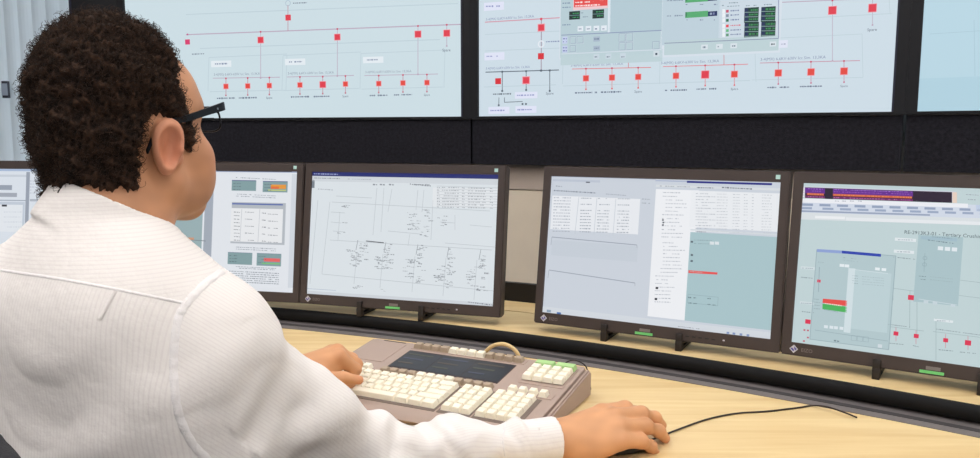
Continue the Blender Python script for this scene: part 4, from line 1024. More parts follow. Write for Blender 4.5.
def hl(p): return HEAD(v3(p) * HS)
def head_cone(F, a, b, r1, r2, k=.01, op='u'): F.cone(hl(a), hl(b), r1 * HS, r2 * HS, k, op)
def head_ell(F, c, r, Rm=np.eye(3), k=.01, op='u'): F.ell(hl(c), v3(r) * HS, HEAD.rot(Rm), k, op)

body = Fig(); body.keep = 1.15
head_ell(body, (0, .002, .052), (.072, .088, .086), k=.0)
head_ell(body, (0, .03, .03), (.066, .066, .072), k=.03)
head_ell(body, (0, .046, .056), (.064, .053, .054), k=.025)
head_ell(body, (0, .034, -.032), (.058, .058, .062), k=.03)
for s in (-1, 1):
    head_cone(body, (s * .056, .006, -.042), (s * .018, .072, -.080), .017, .016, .03)     # jaw
    head_ell(body, (s * .046, .058, -.018), (.026, .026, .022), k=.025)                      # cheekbone
    head_ell(body, (s * .040, .062, -.048), (.024, .026, .03), k=.025)
    head_cone(body, (s * .012, .090, .036), (s * .048, .072, .040), .011, .009, .018)       # brow
head_cone(body, (-.012, .078, -.084), (.012, .078, -.084), .016, .016, .02)               # chin
head_cone(body, (0, .089, .026), (0, .114, -.016), .008, .0115, .012)                     # nose
for s in (-1, 1):
    head_ell(body, (s * .0125, .103, -.022), (.009, .011, .008), k=.007)
    head_ell(body, (s * .031, .098, .016), (.017, .016, .011), k=.012, op='s')               # eye socket
    head_ell(body, (s * .031, .0775, .015), (.0125, .0125, .0125), k=.003)                   # eyeball
head_cone(body, (-.018, .088, -.052), (.018, .088, -.052), .0065, .0065, .010)            # upper lip
head_cone(body, (0, .093, -.052), (0, .094, -.053), .008, .008, .012)
head_cone(body, (-.014, .087, -.064), (.014, .087, -.064), .0065, .0065, .009)            # lower lip
head_cone(body, (-.024, .101, -.058), (.024, .101, -.058), .0022, .0022, .006, 's')       # mouth line
# neck
neck_top = hl((0, -.018, -.02)); neck_bot = NB - UPV * .05 - fb * .0
body.cone(neck_top, NB + fb * .004, .058, .059, .03)
body.cone(hl((0, -.045, -.03)), NB - fb * .022, .042, .048, .03)
body.cone(NB, NB - UPV * .10, .060, .10, .04)
# ears
for s in (-1, 1):
    Re = rz(s * math.radians(-26)) @ rx(math.radians(-14))
    ec = np.array((s * .078, -.012, .004))
    Fe = HEAD.rot(Re)
    def ear(P, s=s, ec=ec, Fe=Fe):
        q = (P - hl(ec)) @ Fe / HS
        x, y, z = q[..., 0] * s, q[..., 1], q[..., 2]
        w = .0175 + np.clip(z, -.03, .03) * .13
        a = np.sqrt((y / w) ** 2 + (z / .0325) ** 2 + 1e-9)
        rad = (a - 1) * .019                                       # in-plane distance to outline
        rim = np.exp(-((rad + .0045) / .0033) ** 2) * .0058
        inner = np.exp(-(((y - .002) / .0075) ** 2 + ((z + .002) / .013) ** 2)) * .0085
        anti = np.exp(-((y + .003 + .15 * z) / .003) ** 2) * .0032 * np.clip(1 - np.abs(z / .02), 0, 1)
        tragus = np.exp(-(((y - .0125) / .004) ** 2 + ((z + .003) / .006) ** 2)) * .006
        lobe = np.exp(-(((y - .003) / .01) ** 2 + ((z + .026) / .008) ** 2)) * .003
        th = .0042 + rim - inner + anti + tragus + lobe
        dx = np.abs(x + .001) - .003 - np.maximum(th - .003, -.006) * (x > -.001)
        dd = np.maximum(dx, rad) + .25 * np.minimum(np.maximum(dx, -.004), 0) * 0
        e = np.sqrt(np.maximum(dx + .0015, 0) ** 2 + np.maximum(rad + .0015, 0) ** 2) + np.minimum(np.maximum(dx + .0015, rad + .0015), 0) - .0015
        return e * HS
    body.add(ear, hl(ec), .04, .006)
    head_cone(body, (s * .070, .004, .012), (s * .072, .004, -.012), .009, .009, .010)
# core of the trunk and arms (under the clothes)
body.cone(NB - UPV * .12, HIP + UPV * .10, .06, .05, .05)
body.cone(NB - UPV * .10, SHR, .06, .045, .05); body.cone(NB - UPV * .10, SHL, .06, .045, .05)
body.chain([SHR, ELR, WRR], [.045, .034, .0245], .02)
body.chain([SHL, ELL, WRL], [.045, .036, .0265], .02)

def finger(F, base, f, u, lens, bends, rad, side=None, spread=0, k=.006):
    """chain starting at base, flexing in the plane of f,u; returns joints"""
    f = v3(f) / np.linalg.norm(f); u = v3(u); u = u - f * (u @ f); u /= np.linalg.norm(u)
    if side is not None and spread:
        sd = v3(side); f = f * math.cos(spread) + sd * math.sin(spread); u = u - f * (u @ f); u /= np.linalg.norm(u)
    pts = [v3(base)]; a = 0
    for L, b in zip(lens, bends):
        a += math.radians(b)
        pts.append(pts[-1] + (f * math.cos(a) - u * math.sin(a)) * L)
    rs = [rad * 1.10, rad * 1.05, rad * 1.0, rad * .86]
    F.chain(pts, rs[:len(pts)], k)
    for p, r in zip(pts[1:-1], rs[1:]): F.add(lambda P, p=p, r=r: np.sqrt(((P - p) ** 2).sum(-1)) - r * 1.02, p, r * 1.02, .006)
    return pts
NAILS = []
def hand(F, wr, f, u, sgn, bends, thumb, spreads=(-.06, -.01, .02, .06), S=1.0):
    """sgn=+1: thumb towards -r (right hand), -1: thumb towards +r (left hand)"""
    fr = Fr(wr, f, u)
    L = lambda x, y, z: fr((x * sgn * S, y * S, z * S))
    mcp = [L(-.029, .088, .004), L(-.008, .094, .009), L(.013, .089, .006), L(.031, .078, -.001)]
    car = [L(-.014, .008, .002), L(-.004, .006, .004), L(.006, .006, .003), L(.014, .008, 0)]
    for a, b in zip(car, mcp): F.cone(a, b, .0165 * S, .0125 * S, .016)
    F.ell(L(.002, .052, -.008), v3((.037, .046, .015)) * S, fr.rot(), .014)
    F.ell(L(.022, .035, -.010), v3((.016, .035, .015)) * S, fr.rot(), .014)
    lens = [(.045, .027, .022), (.051, .031, .023), (.048, .030, .022), (.037, .023, .020)]
    rad = [.0093, .0096, .0090, .0080]
    fwd, up, rt = fr.R[:, 1], fr.R[:, 2], fr.R[:, 0]
    out = []
    for i in range(4):
        p = finger(F, mcp[i], fwd, up, [x * S for x in lens[i]], bends[i], rad[i] * S, rt * sgn, spreads[i])
        out.append(p); F.cone(mcp[i], p[1], rad[i] * 1.12 * S, rad[i] * S, .010)
    T = thumb(fr, L)
    F.chain(T, [.0165 * S, .0125 * S, .0108 * S, .0088 * S][:len(T)], .010)
    F.ell((T[0] * .5 + T[1] * .5), v3((.015, .024, .013)) * S, fr.rot(), .014)
    return out, T
HR_f = v3((.885, .465, .03)); HR_u = v3((-.03, -.32, 1))
RH, RT = hand(body, WRR + v3((.006, .003, -.001)), HR_f, HR_u, 1,
              [(6, 24, 20), (8, 18, 18), (10, 18, 18), (12, 22, 18)],
              lambda fr, L: [L(-.018, .022, -.010), L(-.044, .048, -.022), L(-.050, .078, -.030), L(-.044, .104, -.032)], S=1.12)
HL_f = v3((.80, .52, .22)); HL_u = v3((-.22, -.05, 1))
LH, LT = hand(body, WRL, HL_f, HL_u, -1,
              [(58, 70, 40), (54, 64, 36), (40, 56, 30), (26, 46, 26)],
              lambda fr, L: [np.array(L(-.018, .020, -.012)), v3(at_z(319, 377, .820)), v3(at_z(343, 378, .820)), v3(at_z(359, 380, .815))], S=.94)
body.ell(WRL + v3((.050, .010, -.010)), (.034, .022, .022), Fr((0, 0, 0), HL_f, HL_u).R[:, [1, 0, 2]], .02)

def head_local(P): return HEAD.inv(P) / HS
Vb, Qb = polygonise(body, (-.78, .55, .44), (.36, 1.62, 1.44), .0020)
Vb = relax(Vb, Qb, 1, .35)
M['skin'] = attr_mat('skin', 'Col', rough=.5, spec=.35, bump=.12, bscale=900)
person = empty('person', Matrix.Translation((HIP[0], HIP[1], .0)),
               'man in a white striped shirt and glasses, seen from behind, hands on keyboard and mouse', 'person')
PINV = Matrix.Translation((-HIP[0], -HIP[1], 0))
def to_person(V): return V - np.array((HIP[0], HIP[1], 0))
ob = fast_mesh('body', to_person(Vb), Qb, M['skin'], person)
def mixc(C, c, w): return C * (1 - w[:, None]) + np.array(s2l(c)) * w[:, None]
nz = sin_noise(3, 90)(Vb) * .5 + sin_noise(4, 260)(Vb) * .5
Cb = np.tile(np.array(s2l((206, 150, 108))), (len(Vb), 1)) * (1 + .05 * nz[:, None])
hlq = head_local(Vb); isH = (hlq[:, 2] > -.16) & (np.abs(hlq[:, 0]) < .1) & (np.abs(hlq[:, 1]) < .16)
def blob(q, c, r): return np.exp(-(((q - np.array(c)) / np.array(r)) ** 2).sum(1))
Cb[isH] = np.array(s2l((196, 141, 106))) * (1 + .05 * nz[isH, None])
Cb = mixc(Cb, (206, 134, 108), isH * .7 * np.clip((np.abs(hlq[:, 0]) - .071) / .006, 0, 1) * np.clip(1.6 - np.hypot((hlq[:, 1] + .012) / .022, (hlq[:, 2] - .002) / .034), 0, 1))     # ear
for s in (-1, 1):
    Cb = mixc(Cb, (206, 134, 112), isH * .5 * blob(hlq, (s * .05, .07, -.02), (.02, .03, .02)))
    e = np.linalg.norm(hlq - np.array((s * .031, .0775, .015)), axis=1)
    eye = isH & (e < .0131) & (hlq[:, 1] > .083)
    iris = eye & (np.hypot(hlq[:, 0] - s * .031, hlq[:, 2] - .015) < .0055)
    Cb[eye] = s2l((226, 220, 214)); Cb[iris] = s2l((46, 30, 22))
    Cb = mixc(Cb, (44, 30, 24), isH * .9 * (np.abs(hlq[:, 2] - .0405 + .12 * np.abs(np.abs(hlq[:, 0]) - .03)) < .0055) * (np.abs(np.abs(hlq[:, 0]) - .033) < .021) * (hlq[:, 1] > .05))
Cb = mixc(Cb, (176, 104, 92), isH * .8 * (np.abs(hlq[:, 2] + .058) < .0115) * (np.abs(hlq[:, 0]) < .022) * (hlq[:, 1] > .085))
stub = isH * np.clip((-.035 - hlq[:, 2]) / .03, 0, 1) * np.clip((hlq[:, 1] - .0) / .03, 0, 1) * np.clip((hlq[:, 2] + .125) / .02, 0, 1)
Cb = mixc(Cb, (140, 104, 88), .35 * stub)
for pts in RH + LH + [RT, LT]:
    for j, p in enumerate(pts):
        w = .45 if j in (0, 1) else (.55 if j == len(pts) - 1 else .2)
        Cb = mixc(Cb, (216, 138, 104), w * np.exp(-((Vb - p) ** 2).sum(1) / .010 ** 2))
set_color(ob, Cb)
# ------------------------------------------------------------------ shirt
lean = v3((HIP - NB)); lean /= np.linalg.norm(lean)
TF = Fr(NB, fb, -lean)                                   # trunk frame: x right, y forward, z up the spine
NC = NB + v3((-.002, 0, .012))
COLN = v3(UPV + fb * .42 + rb * .26); COLN /= np.linalg.norm(COLN)
shirt = Fig()
shirt.ell(TF((0, -.018, -.20)), (.180, .118, .235), TF.rot(), 0)
shirt.ell(TF((0, .005, -.46)), (.175, .140, .25), TF.rot(), .06)
shirt.cone(TF((0, -.02, -.30)), HIP + UPV * .06, .105, .115, .06)
shirt.ell(HIP + UPV * .06, (.185, .128, .15), np.stack([rb, fb, UPV], 1), .06)
shirt.cone(SHL, SHR, .068, .062, .07)
shirt.cone(TF((-.06, -.045, -.09)), TF((.06, -.045, -.09)), .075, .075, .06)
for sh in (SHR, SHL): shirt.cone(NB - UPV * .030 - fb * .01, sh + UPV * .012, .066, .056, .045)
CW = WRR - ELR; CW = CW / np.linalg.norm(CW); CWL = WRL - ELL; CWL = CWL / np.linalg.norm(CWL)
cuffR0, cuffR1 = WRR - CW * .062, WRR - CW * .004
cuffL0, cuffL1 = WRL - CWL * .058, WRL - CWL * .004
shirt.chain([SHR, (SHR + ELR) / 2 + v3((.0, -.006, -.004)), ELR], [.061, .052, .051], .045)
shirt.chain([ELR, (ELR + WRR) / 2, cuffR0], [.052, .0375, .0335], .03)
shirt.chain([SHL, ELL], [.072, .060], .045); shirt.chain([ELL, cuffL0], [.058, .042], .03)
shirt.cone(TF((.105, -.01, -.20)), TF((.125, .03, -.40)), .085, .090, .06)
shirt.cone(cuffR0 + CW * .004, cuffR1 + CW * .02, .0335, .0360, .006)
shirt.cone(cuffL0 + CWL * .004, cuffL1 + CWL * .02, .038, .040, .006)
# collar leaf and the opening for the neck
def collar(P):
    a = (P - NC) @ COLN; q = (P - NC) - a[..., None] * COLN
    qf = q @ fb; rad = np.sqrt((q * q).sum(-1) + 1e-12)
    top = .026 + .004 * np.clip(-qf / .06, -1, 1)
    r = .0760 + np.clip(.026 - a, 0, .06) * .10
    d = np.maximum(rad - r, np.maximum(a - top, -.020 - a))
    return d * .95
shirt.add(collar, NC, .09, .007)
n1 = sin_noise(21, 28); n2 = sin_noise(22, 60); n3 = sin_noise(23, 120)
armax = ELR - SHR; armL = np.linalg.norm(armax); armax = armax / armL
foreL = np.linalg.norm(cuffR0 - ELR)
def folds(P):
    q = TF.inv(P)
    # trunk: long diagonal drapes that fan from the armhole
    t1 = np.sin(42 * q[..., 2] + 26 * q[..., 0] + 2.0 * n1(P)) * np.clip(-(q[..., 2] + .16) / .15, 0, 1)
    dr = np.abs(n2(P)) - .8
    d = .0035 * t1 + .0016 * n2(P) + .0014 * dr
    # sleeve: twist folds over the upper arm, rings at the elbow and forearm
    ta = (P - SHR) @ armax
    wa = np.clip(ta / .08, 0, 1) * np.clip(1.2 - ta / armL, 0, 1) * (np.linalg.norm(P - SHR - ta[..., None] * armax, axis=-1) < .11)
    d = d + wa * (.0028 * np.sin(70 * ta + 30 * (P @ rb) + 1.5 * n1(P)) + .0010 * n3(P))
    tf = (P - ELR) @ CW
    wf = np.clip((tf + .03) / .03, 0, 1) * np.clip((foreL - tf) / .02, 0, 1) * (np.linalg.norm(P - ELR - tf[..., None] * CW, axis=-1) < .10)
    d = d + wf * (.0018 * np.sin(95 * tf + 18 * P[..., 1] + 2.6 * n2(P)) * np.clip(1.25 - tf / foreL, .2, 1) + .0018 * n3(P))
    # smooth yoke and cuffs
    flat = np.clip((q[..., 2] + .13) / .04, 0, 1) * (np.abs(q[..., 0]) < .2)
    cuff = np.clip((tf - foreL + .004) / .008, 0, 1) * (np.linalg.norm(P - ELR - tf[..., None] * CW, axis=-1) < .08)
    return d * (1 - .75 * flat) * (1 - cuff)
def openings(P, d):
    # neck hole
    a = (P - NC) @ COLN; q = (P - NC) - a[..., None] * COLN; rad = np.sqrt((q * q).sum(-1) + 1e-12)
    hole = np.maximum(rad - .0700, -.012 - a)
    d = np.maximum(d, -hole)
    for c0, c1, ax, r in ((cuffR0, cuffR1, CW, .0295), (cuffL0, cuffL1, CWL, .033)):
        t = (P - c1) @ ax; q = P - c1 - t[..., None] * ax; rr = np.sqrt((q * q).sum(-1) + 1e-12)
        near = rr < .07
        d = np.where(near & (t > -.05) & (t < .09), np.maximum(d, np.maximum(t, -np.maximum(rr - r, -.045 - t))), d)
    return np.maximum(d, .53 - P[..., 2])
shirt.post = openings
Vs, Qs = polygonise(shirt, (-.88, .52, .46), (.16, 1.46, 1.22), .0030)
Vs = relax(Vs, Qs, 1, .4)
Vs = Vs + normals(Vs, Qs) * folds(Vs)[:, None]
def seg_d(P, a, b):
    t = np.clip(((P - a) @ (b - a)) / ((b - a) @ (b - a)), 0, 1); return np.linalg.norm(P - a - t[:, None] * (b - a), axis=1)
def around(P, a, ax, ref):
    ref = ref - ax * (ref @ ax); ref /= np.linalg.norm(ref); o = np.cross(ax, ref); q = P - a
    return np.arctan2(q @ o, q @ ref)
from mathutils.bvhtree import BVHTree
near = np.linalg.norm(Vs - (NB + rb * .05), axis=1) < .42
near |= np.linalg.norm(Vs - cuffR0, axis=1) < .09
Qn = Qs[near[Qs].all(1)]
bvh = BVHTree.FromPolygons(Vs.tolist(), Qn.tolist()); bvh_all = bvh
YOKE_PX = [(-70, 258), (0, 270), (60, 279), (120, 290), (184, 303)]
ARM_PX = [(222, 271), (204, 285), (187, 303), (178, 320), (174, 350), (174, 380), (179, 415), (192, 443), (206, 458), (216, 468)]
def _pt(p):
    h = bvh.ray_cast(EYE, ray(*p).normalized()); return v3(h[0]) if h[0] is not None else None
AP = np.array([q for q in map(_pt, ARM_PX) if q is not None]); ac = AP.mean(0); an = np.linalg.svd(AP - ac)[2][2]
an = an * np.sign(an @ rb)
qs = TF.inv(Vs)
stripe = qs[:, 0].copy()
arm_w = np.zeros(len(Vs))
for (a, b, c) in ((SHR, ELR, cuffR1), (SHL, ELL, cuffL1)):
    side = 1 if a is SHR else -1
    d1 = seg_d(Vs, a, b); d2 = seg_d(Vs, b, c)
    if side > 0: inarm = ((Vs - ac) @ an > 0) & ((d1 < .13) | (d2 < .09))
    else: inarm = ((d1 < .085) | (d2 < .075)) & ((Vs - a) @ -rb > -.012)
    w1 = np.cross((b - a) / np.linalg.norm(b - a), rb * .5 - fb * .6 + UPV * .4); w1 /= np.linalg.norm(w1)
    w2 = np.cross((c - b) / np.linalg.norm(c - b), UPV - fb * .5); w2 /= np.linalg.norm(w2)
    st = np.where(d1 < d2, Vs @ w1, Vs @ w2)
    stripe = np.where(inarm, st, stripe); arm_w = np.where(inarm, 1, arm_w)
YP = [q for q in map(_pt, YOKE_PX[1:]) if q is not None]
yz = np.interp(qs[:, 0], *zip(*sorted((float(TF.inv(p)[0]), float(TF.inv(p)[2])) for p in YP)))
yoke = (qs[:, 2] > yz) & (arm_w < .5)
stripe = np.where(yoke, qs[:, 2] * 1.0, stripe)
m, nt, b = mat_new('shirt_white_fine_stripe'); M['shirt'] = m
at = nt.nodes.new('ShaderNodeAttribute'); at.attribute_name = 'stripe'
mu = nt.nodes.new('ShaderNodeMath'); mu.operation = 'MULTIPLY'; mu.inputs[1].default_value = 2 * math.pi / .0042
si = nt.nodes.new('ShaderNodeMath'); si.operation = 'SINE'
mr = nt.nodes.new('ShaderNodeMapRange'); mr.inputs['From Min'].default_value = .2; mr.inputs['From Max'].default_value = .9
mx = nt.nodes.new('ShaderNodeMix'); mx.data_type = 'RGBA'
mx.inputs['A'].default_value = (*s2l((230, 224, 222)), 1); mx.inputs['B'].default_value = (*s2l((224, 217, 216)), 1)
nt.links.new(at.outputs['Fac'], mu.inputs[0]); nt.links.new(mu.outputs[0], si.inputs[0]); nt.links.new(si.outputs[0], mr.inputs['Value'])
nt.links.new(mr.outputs['Result'], mx.inputs['Factor']); nt.links.new(mx.outputs['Result'], b.inputs['Base Color'])
b.inputs['Roughness'].default_value = .85; b.inputs['Specular IOR Level'].default_value = .15
tc = nt.nodes.new('ShaderNodeTexCoord'); nn = nt.nodes.new('ShaderNodeTexNoise'); nn.inputs['Scale'].default_value = 55; nn.inputs['Detail'].default_value = 5
bp = nt.nodes.new('ShaderNodeBump'); bp.inputs['Strength'].default_value = .35; bp.inputs['Distance'].default_value = .004
nt.links.new(tc.outputs['Object'], nn.inputs['Vector']); nt.links.new(nn.outputs['Fac'], bp.inputs['Height']); nt.links.new(bp.outputs['Normal'], b.inputs['Normal'])
M['seam'] = principled('shirt_seam_white', (230, 225, 226), .85, spec=.15, bump=.5, bscale=260)
so = fast_mesh('shirt', to_person(Vs), Qs, M['shirt'], person)
set_float(so, stripe, 'stripe')
tag(so, 'white cotton shirt with fine grey stripes')
# seams: thin strips laid on the cloth
def cloth_at(px, py):
    r = ray(px, py).normalized(); h = bvh.ray_cast(EYE, r); return h[0] if h[0] is not None else None
def densify(pts, step):
    P = [Vector((x, y, 0)) for x, y in pts]; out = []
    for p in spline(P, 10): out.append((p.x, p.y))
    return out
def seam(name, pxs, width, lift, mat, parent, pk=.3):
    c = []
    for p in densify(pxs, 4):
        q = cloth_at(*p)
        if q is not None:
            loc, nrm, i, d = bvh.find_nearest(q); c.append((loc, nrm))
    V, F = [], []
    for i, (p, n) in enumerate(c):
        t = (c[min(i + 1, len(c) - 1)][0] - c[max(i - 1, 0)][0]).normalized(); s_ = t.cross(n).normalized()
        for w in (-1, -.8, 0, .8, 1):
            l2, n2_, i2, d2 = bvh.find_nearest(p + s_ * w * width / 2)
            puck = 1 + pk * math.sin(i * 1.3) if abs(w) < 1 else 0
            V.append(l2 + n2_ * (lift * puck if abs(w) < 1 else -.0006))
        if i:
            k = len(V) - 10
            for j in range(4): F.append((k + j, k + j + 1, k + j + 6, k + j + 5))
    return mesh_obj(name, [Vector(to_person(np.array(v))) for v in V], F, mat, parent, smooth=True)
seam('yoke_seam', YOKE_PX, .0040, .0005, M['seam'], so)
seam('armhole_seam', ARM_PX, .0100, .0006, M['seam'], so, .7)
seam('pleat', [(114, 291), (107, 304), (99, 319)], .0060, .0016, M['shirt'], so, 0)
seam('cuff_seam', [(505, 424), (503, 440), (505, 456)], .0030, .0008, M['seam'], so)

# button placket down the chest
V, F = [], []; k = 0
for z in np.linspace(-.055, -.40, 40):
    o_ = Vector(TF((0, .45, z))); h = bvh_all.ray_cast(o_, Vector(-fb))
    if h[0] is None: continue
    for w in (-1, -.85, .85, 1):
        q = bvh_all.find_nearest(h[0] + Vector(rb) * w * .014); V.append(Vector(to_person(np.array(q[0] + q[1] * (.0012 if abs(w) < 1 else -.0005)))))
    if k:
        b_ = len(V) - 8
        for j in range(3): F.append((b_ + j, b_ + j + 1, b_ + j + 5, b_ + j + 4))
    if k % 8 == 3:
        bm = bmesh.new(); bmesh.ops.create_cone(bm, cap_ends=True, segments=12, radius1=.0055, radius2=.0048, depth=.0024)
        R_ = h[1].to_track_quat('Z', 'Y').to_matrix().to_4x4(); bmesh.ops.transform(bm, verts=bm.verts, matrix=Matrix.Translation(Vector(to_person(np.array(h[0] + h[1] * .0022)))) @ R_)
        bm_obj('button', bm, M['white_plastic'], so)
    k += 1
if F: mesh_obj('placket', V, F, M['shirt'], so, smooth=True)

# ------------------------------------------------------------------ hair
def poly_sd(x, y, poly):
    P = np.array(poly); n = len(P); d = np.full(x.shape, 1e9); s = np.ones(x.shape)
    for i in range(n):
        j = i - 1; ex, ey = P[j] - P[i]; wx, wy = x - P[i, 0], y - P[i, 1]
        t = np.clip((wx * ex + wy * ey) / (ex * ex + ey * ey), 0, 1)
        d = np.minimum(d, (wx - ex * t) ** 2 + (wy - ey * t) ** 2)
        c1 = y >= P[i, 1]; c2 = y < P[j, 1]; c3 = ex * wy > ey * wx
        s = np.where((c1 & c2 & c3) | (~c1 & ~c2 & ~c3), -s, s)
    return s * np.sqrt(d)
HAIR_POLY = [(.066, .128), (.062, .104), (.058, .078), (.056, .052), (.047, .036), (.042, .010), (.036, -.010), (.024, -.010), (.020, .008), (.014, .030), (-.010, .040), (-.030, .032),
             (-.038, .000), (-.044, -.034), (-.054, -.066), (-.080, -.078), (-.15, -.072), (-.16, .0), (-.16, .22), (.12, .22), (.12, .12)]
hair = Fig()
head_ell(hair, (0, .001, .058), (.0815, .0945, .097), k=0)
head_ell(hair, (0, -.030, -.010), (.068, .064, .082), k=.03)
head_ell(hair, (0, .035, .012), (.0755, .035, .06), k=.012)
hn1 = sin_noise(31, 420, 14); hn2 = sin_noise(32, 850, 14); hn3 = sin_noise(33, 130, 8)
def hair_cut(P, d):
    q = head_local(P)
    yy = q[..., 1] + .022 * np.clip((np.abs(q[..., 0]) - .015) / .035, 0, 1) * np.clip((q[..., 2] - .035) / .02, 0, 1)
    pd = poly_sd(yy, q[..., 2], HAIR_POLY) * HS
    return smax(d, pd, .014)
hair.post = hair_cut
Vh, Qh = polygonise(hair, HEAD.o - .16, HEAD.o + .20, .0020)
Vh = Vh + normals(Vh, Qh) * (.0016 * hn1(Vh) + .0011 * hn2(Vh) + .0022 * hn3(Vh))[:, None]
M['hair'] = attr_mat('hair_dark_brown', 'Col', rough=.75, spec=.2)
ho = fast_mesh('hair', to_person(Vh), Qh, M['hair'], person)
tag(ho, 'short curly dark brown hair')
hv = .5 + .5 * np.clip(hn1(Vh) * .6 + hn2(Vh) * .5, -1, 1)
def hair_col(w): return np.array(s2l((24, 16, 13))) * (1 - w[:, None]) + np.array(s2l((66, 46, 34))) * w[:, None]
set_color(ho, hair_col(hv ** 1.5))
# loose curls standing off the surface
nrm = normals(Vh, Qh)
dskin = body.eval(Vh)
cand = np.where(dskin > .004)[0]
pick = RNG.choice(cand, min(11000, len(cand)), replace=False)
CV, CF, CC = [], [], []
P0 = Vh[pick]; N0 = nrm[pick].astype(float)
T0 = np.cross(N0, RNG.normal(size=N0.shape)); T0 /= np.linalg.norm(T0, axis=1)[:, None]
B0 = np.cross(N0, T0)
rad_c = RNG.uniform(.0022, .0046, len(pick)); turn = RNG.uniform(2.4, 5.2, len(pick)); hgt = RNG.uniform(.0, .0035, len(pick))
rs = .00042
SEG = 6
ring = []
for j in range(SEG + 1):
    t = j / SEG; a = turn * t - .6
    c = P0 + T0 * (rad_c * np.sin(a))[:, None] + N0 * (rad_c * (1 - np.cos(a)) * .8 + hgt * t - .001)[:, None] + B0 * (.004 * (t - .5))
    w = rs * (1 - .5 * t)
    ring.append(np.stack([c + N0 * w, c + B0 * w * .9 - N0 * w * .5, c - B0 * w * .9 - N0 * w * .5], 1))
R = np.stack(ring, 1)                                   # n, SEG+1, 3, 3
n = len(pick); Vc = R.reshape(-1, 3)
base = np.arange(n)[:, None] * (SEG + 1) * 3
Qc = []
for j in range(SEG):
    for k in range(3):
        l = (k + 1) % 3
        Qc.append(base + np.array([[j * 3 + k, j * 3 + l, (j + 1) * 3 + l, (j + 1) * 3 + k]]))
Qc = np.concatenate(Qc, 0)
co = fast_mesh('curls', to_person(Vc), Qc, M['hair'], ho)
co['kind'] = 'stuff'
set_color(co, np.repeat(hair_col(RNG.uniform(.1, 1, n) ** 1.3), (SEG + 1) * 3, axis=0))

# ------------------------------------------------------------------ glasses
gl = empty('eyeglasses', Matrix.Translation(Vector(hl((0, .09, .02)))), 'black-framed glasses worn by the man in the white shirt', 'glasses')
GO = hl((0, .09, .02))
def gp(p): return Vector(hl((p[0], p[1], p[2])) - GO)
for s in (-1, 1):
    pts = [(s * .0690, -.034, .002), (s * .0720, -.020, .020), (s * .0775, -.002, .0295), (s * .0785, .030, .0315), (s * .0765, .066, .0345), (s * .0740, .094, .0365), (s * .0715, .1030, .0370)]
    hs_ = [.003, .0036, .0042, .0050, .0058, .0066, .0066]
    V, F = [], []
    sp_ = spline([Vector(p) for p in pts], 5); n = len(sp_)
    for i, p in enumerate(sp_):
        h = np.interp(i / (n - 1), np.linspace(0, 1, 7), hs_) * .75; w = .0014
        for dx, dz in ((-w, -h), (w, -h), (w, h), (-w, h)): V.append(gp((p.x + dx, p.y, p.z + dz)))
    for i in range(n - 1):
        for k in range(4): F.append((i * 4 + k, i * 4 + (k + 1) % 4, i * 4 + 4 + (k + 1) % 4, i * 4 + 4 + k))
    F.append((0, 1, 2, 3)); F.append(tuple((n - 1) * 4 + k for k in (3, 2, 1, 0)))
    tp = mesh_obj('temple_arm', V, F, M['frame_black'], gl)
    mesh_obj('hinge_stud', *(lambda c: ([gp((c[0] + s * .0016, c[1] + dy, c[2] + dz)) for dy, dz in ((-.0013, -.0013), (.0013, -.0013), (.0013, .0013), (-.0013, .0013))] + [gp((c[0] + s * .0028, c[1] + dy, c[2] + dz)) for dy, dz in ((-.001, -.001), (.001, -.001), (.001, .001), (-.001, .001))], [(4, 5, 6, 7), (0, 1, 5, 4), (1, 2, 6, 5), (2, 3, 7, 6), (3, 0, 4, 7)]))((s * .0745, .084, .0355)), M['alu'], tp)
    R_ = []
    for k in range(36):
        a = 2 * math.pi * k / 36; c_, s_ = math.cos(a), math.sin(a)
        x = .0265 * math.copysign(abs(c_) ** .6, c_); z = .0150 * math.copysign(abs(s_) ** .6, s_)
        R_.append((s * .0375 + x, .1045 - .10 * (abs(s * .0375 + x) / .075) ** 2 * .05, .0205 + z))
    rads = [.0024 if r[2] > .03 else .0013 for r in R_]
    tube_obj('rim', [gp(r) for r in R_], rads, M['frame_black'], gl, 6, True)
    Vl = [gp(r) for r in R_] + [gp((r[0], r[1] - .0015, r[2])) for r in R_]
    mesh_obj('lens', Vl, [tuple(range(36)), tuple(range(71, 35, -1))] + [(i, (i + 1) % 36, 36 + (i + 1) % 36, 36 + i) for i in range(36)], M['lens'], gl)
tube_obj('bridge', [gp(p) for p in spline([Vector((-.012, .1045, .027)), Vector((0, .108, .031)), Vector((.012, .1045, .027))], 6)], .0018, M['frame_black'], gl, 6)

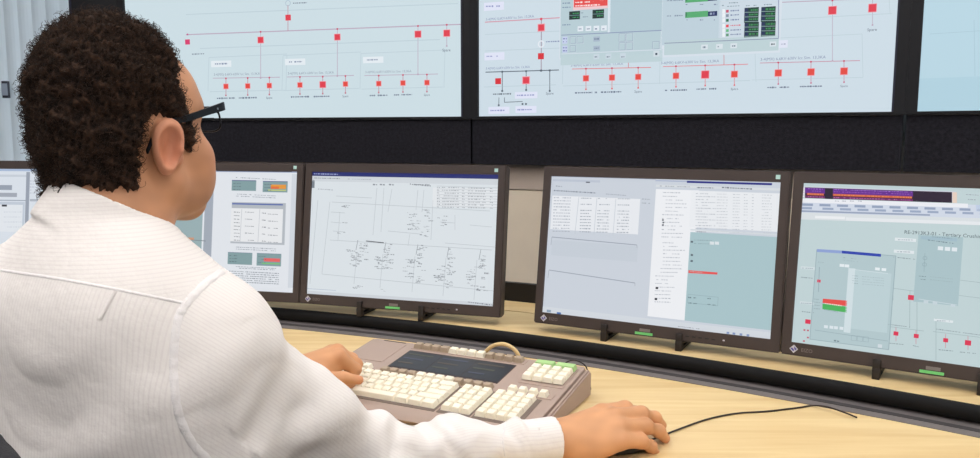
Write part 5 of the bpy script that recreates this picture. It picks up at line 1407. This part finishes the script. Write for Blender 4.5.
# ------------------------------------------------------------------ trousers and shoes
tr = Fig()
kR, kL = HIP + fb * .44 + rb * .12 + v3((0, 0, -.01)), HIP + fb * .44 - rb * .12 + v3((0, 0, -.01))
aR, aL = kR + fb * .02 + v3((0, 0, -.44)), kL + fb * .05 + v3((0, 0, -.44))
tr.ell(HIP + v3((0, 0, -.01)), (.18, .125, .13), np.stack([rb, fb, UPV], 1), 0)
for s, k_, a_ in ((1, kR, aR), (-1, kL, aL)):
    tr.cone(HIP + rb * s * .09, k_, .095, .070, .05); tr.cone(k_, a_, .068, .055, .03)
tr.post = lambda P, d: np.maximum(d, .075 - P[..., 2])
Vt, Qt = polygonise(tr, (-.85, .45, .05), (-.05, 1.45, .75), .007)
fast_mesh('trousers', to_person(relax(Vt, Qt)), Qt, M['trouser'], person)
for a_ in (aR, aL):
    sf = Fig(); b0 = v3((a_[0], a_[1], .045))
    sf.cone(b0 - fb * .05, b0 + fb * .10, .040, .040, 0); sf.cone(b0 + fb * .10, b0 + fb * .18 - UPV * .012, .044, .030, .02); sf.cone(b0, b0 + UPV * .06, .042, .046, .03)
    sf.post = lambda P, d: np.maximum(d, .002 - P[..., 2])
    Vf, Qf = polygonise(sf, b0 - .14, b0 + .26, .006)
    fast_mesh('shoe', to_person(relax(Vf, Qf)), Qf, M['shoe'], person)
# ------------------------------------------------------------------ office chair under the man
ch = empty('office_chair', Matrix.Translation((HIP[0], HIP[1], 0)), 'black office chair the man sits on', 'chair')
def cw(p): return p - np.array((HIP[0], HIP[1], 0))
RF = np.stack([rb, fb, UPV], 1)
st = Fig(); st.ell(HIP + fb * .10 - UPV * .155, (.25, .25, .045), RF, 0)
Vv, Qv = polygonise(st, HIP + v3((-.32, -.32, -.24)), HIP + v3((.40, .45, -.08)), .010)
fast_mesh('seat', cw(relax(Vv, Qv)), Qv, M['chair'], ch)
bk = Fig(); bc = HIP - fb * .14 + rb * .122 + UPV * .178
bt = Fr(bc, fb, UPV - fb * .12)
def back(P):
    q = bt.inv(P); return ((np.abs(q[..., 0] / .235) ** 3 + np.abs(q[..., 2] / .30) ** 3) ** (1 / 3) - 1) * .22
bk.add(back, bc, .5, 0)
bk.post = lambda P, d: smax(d, np.abs(bt.inv(P)[..., 1] + .9 * bt.inv(P)[..., 0] ** 2) - .022, .012)
Vv, Qv = polygonise(bk, bc - .36, bc + .36, .008)
fast_mesh('backrest', cw(relax(Vv, Qv)), Qv, M['chair'], ch)
sp0 = HIP - fb * .10 - UPV * .20; sp1 = bc - fb * .03 - UPV * .05
tube_obj('back_support', [Vector(cw(p)) for p in (sp0, HIP - fb * .26 - UPV * .19, bc - fb * .05 - UPV * .15, sp1)], .018, M['chair_plastic'], ch, 10)
cxy = HIP + fb * .08
tube_obj('gas_column', [Vector(cw(v3((cxy[0], cxy[1], z)))) for z in (.09, .22, .24, .37)], [.030, .030, .022, .022], M['chair_plastic'], ch, 14)
for k in range(5):
    a = 2 * math.pi * k / 5 + .3; d = v3((math.cos(a), math.sin(a), 0)); c = v3((cxy[0], cxy[1], 0))
    tube_obj('base_leg', [Vector(cw(c + d * .02 + UPV * .115)), Vector(cw(c + d * .15 + UPV * .105)), Vector(cw(c + d * .28 + UPV * .082))], [.026, .021, .015], M['chair_plastic'], ch, 8)
    bm = bmesh.new(); p = Vector(cw(c + d * .28)) + Vector((0, 0, .030))
    bmesh.ops.create_cone(bm, cap_ends=True, segments=16, radius1=.029, radius2=.029, depth=.04, matrix=Matrix.Translation(p) @ Matrix.Rotation(a + 1.2, 4, 'Z') @ Matrix.Rotation(math.pi / 2, 4, 'X'))
    bmesh.ops.create_cone(bm, cap_ends=True, segments=8, radius1=.008, radius2=.008, depth=.045, matrix=Matrix.Translation(p + Vector((0, 0, .030))))
    bm_obj('caster', bm, M['chair_plastic'], ch, auto=40)
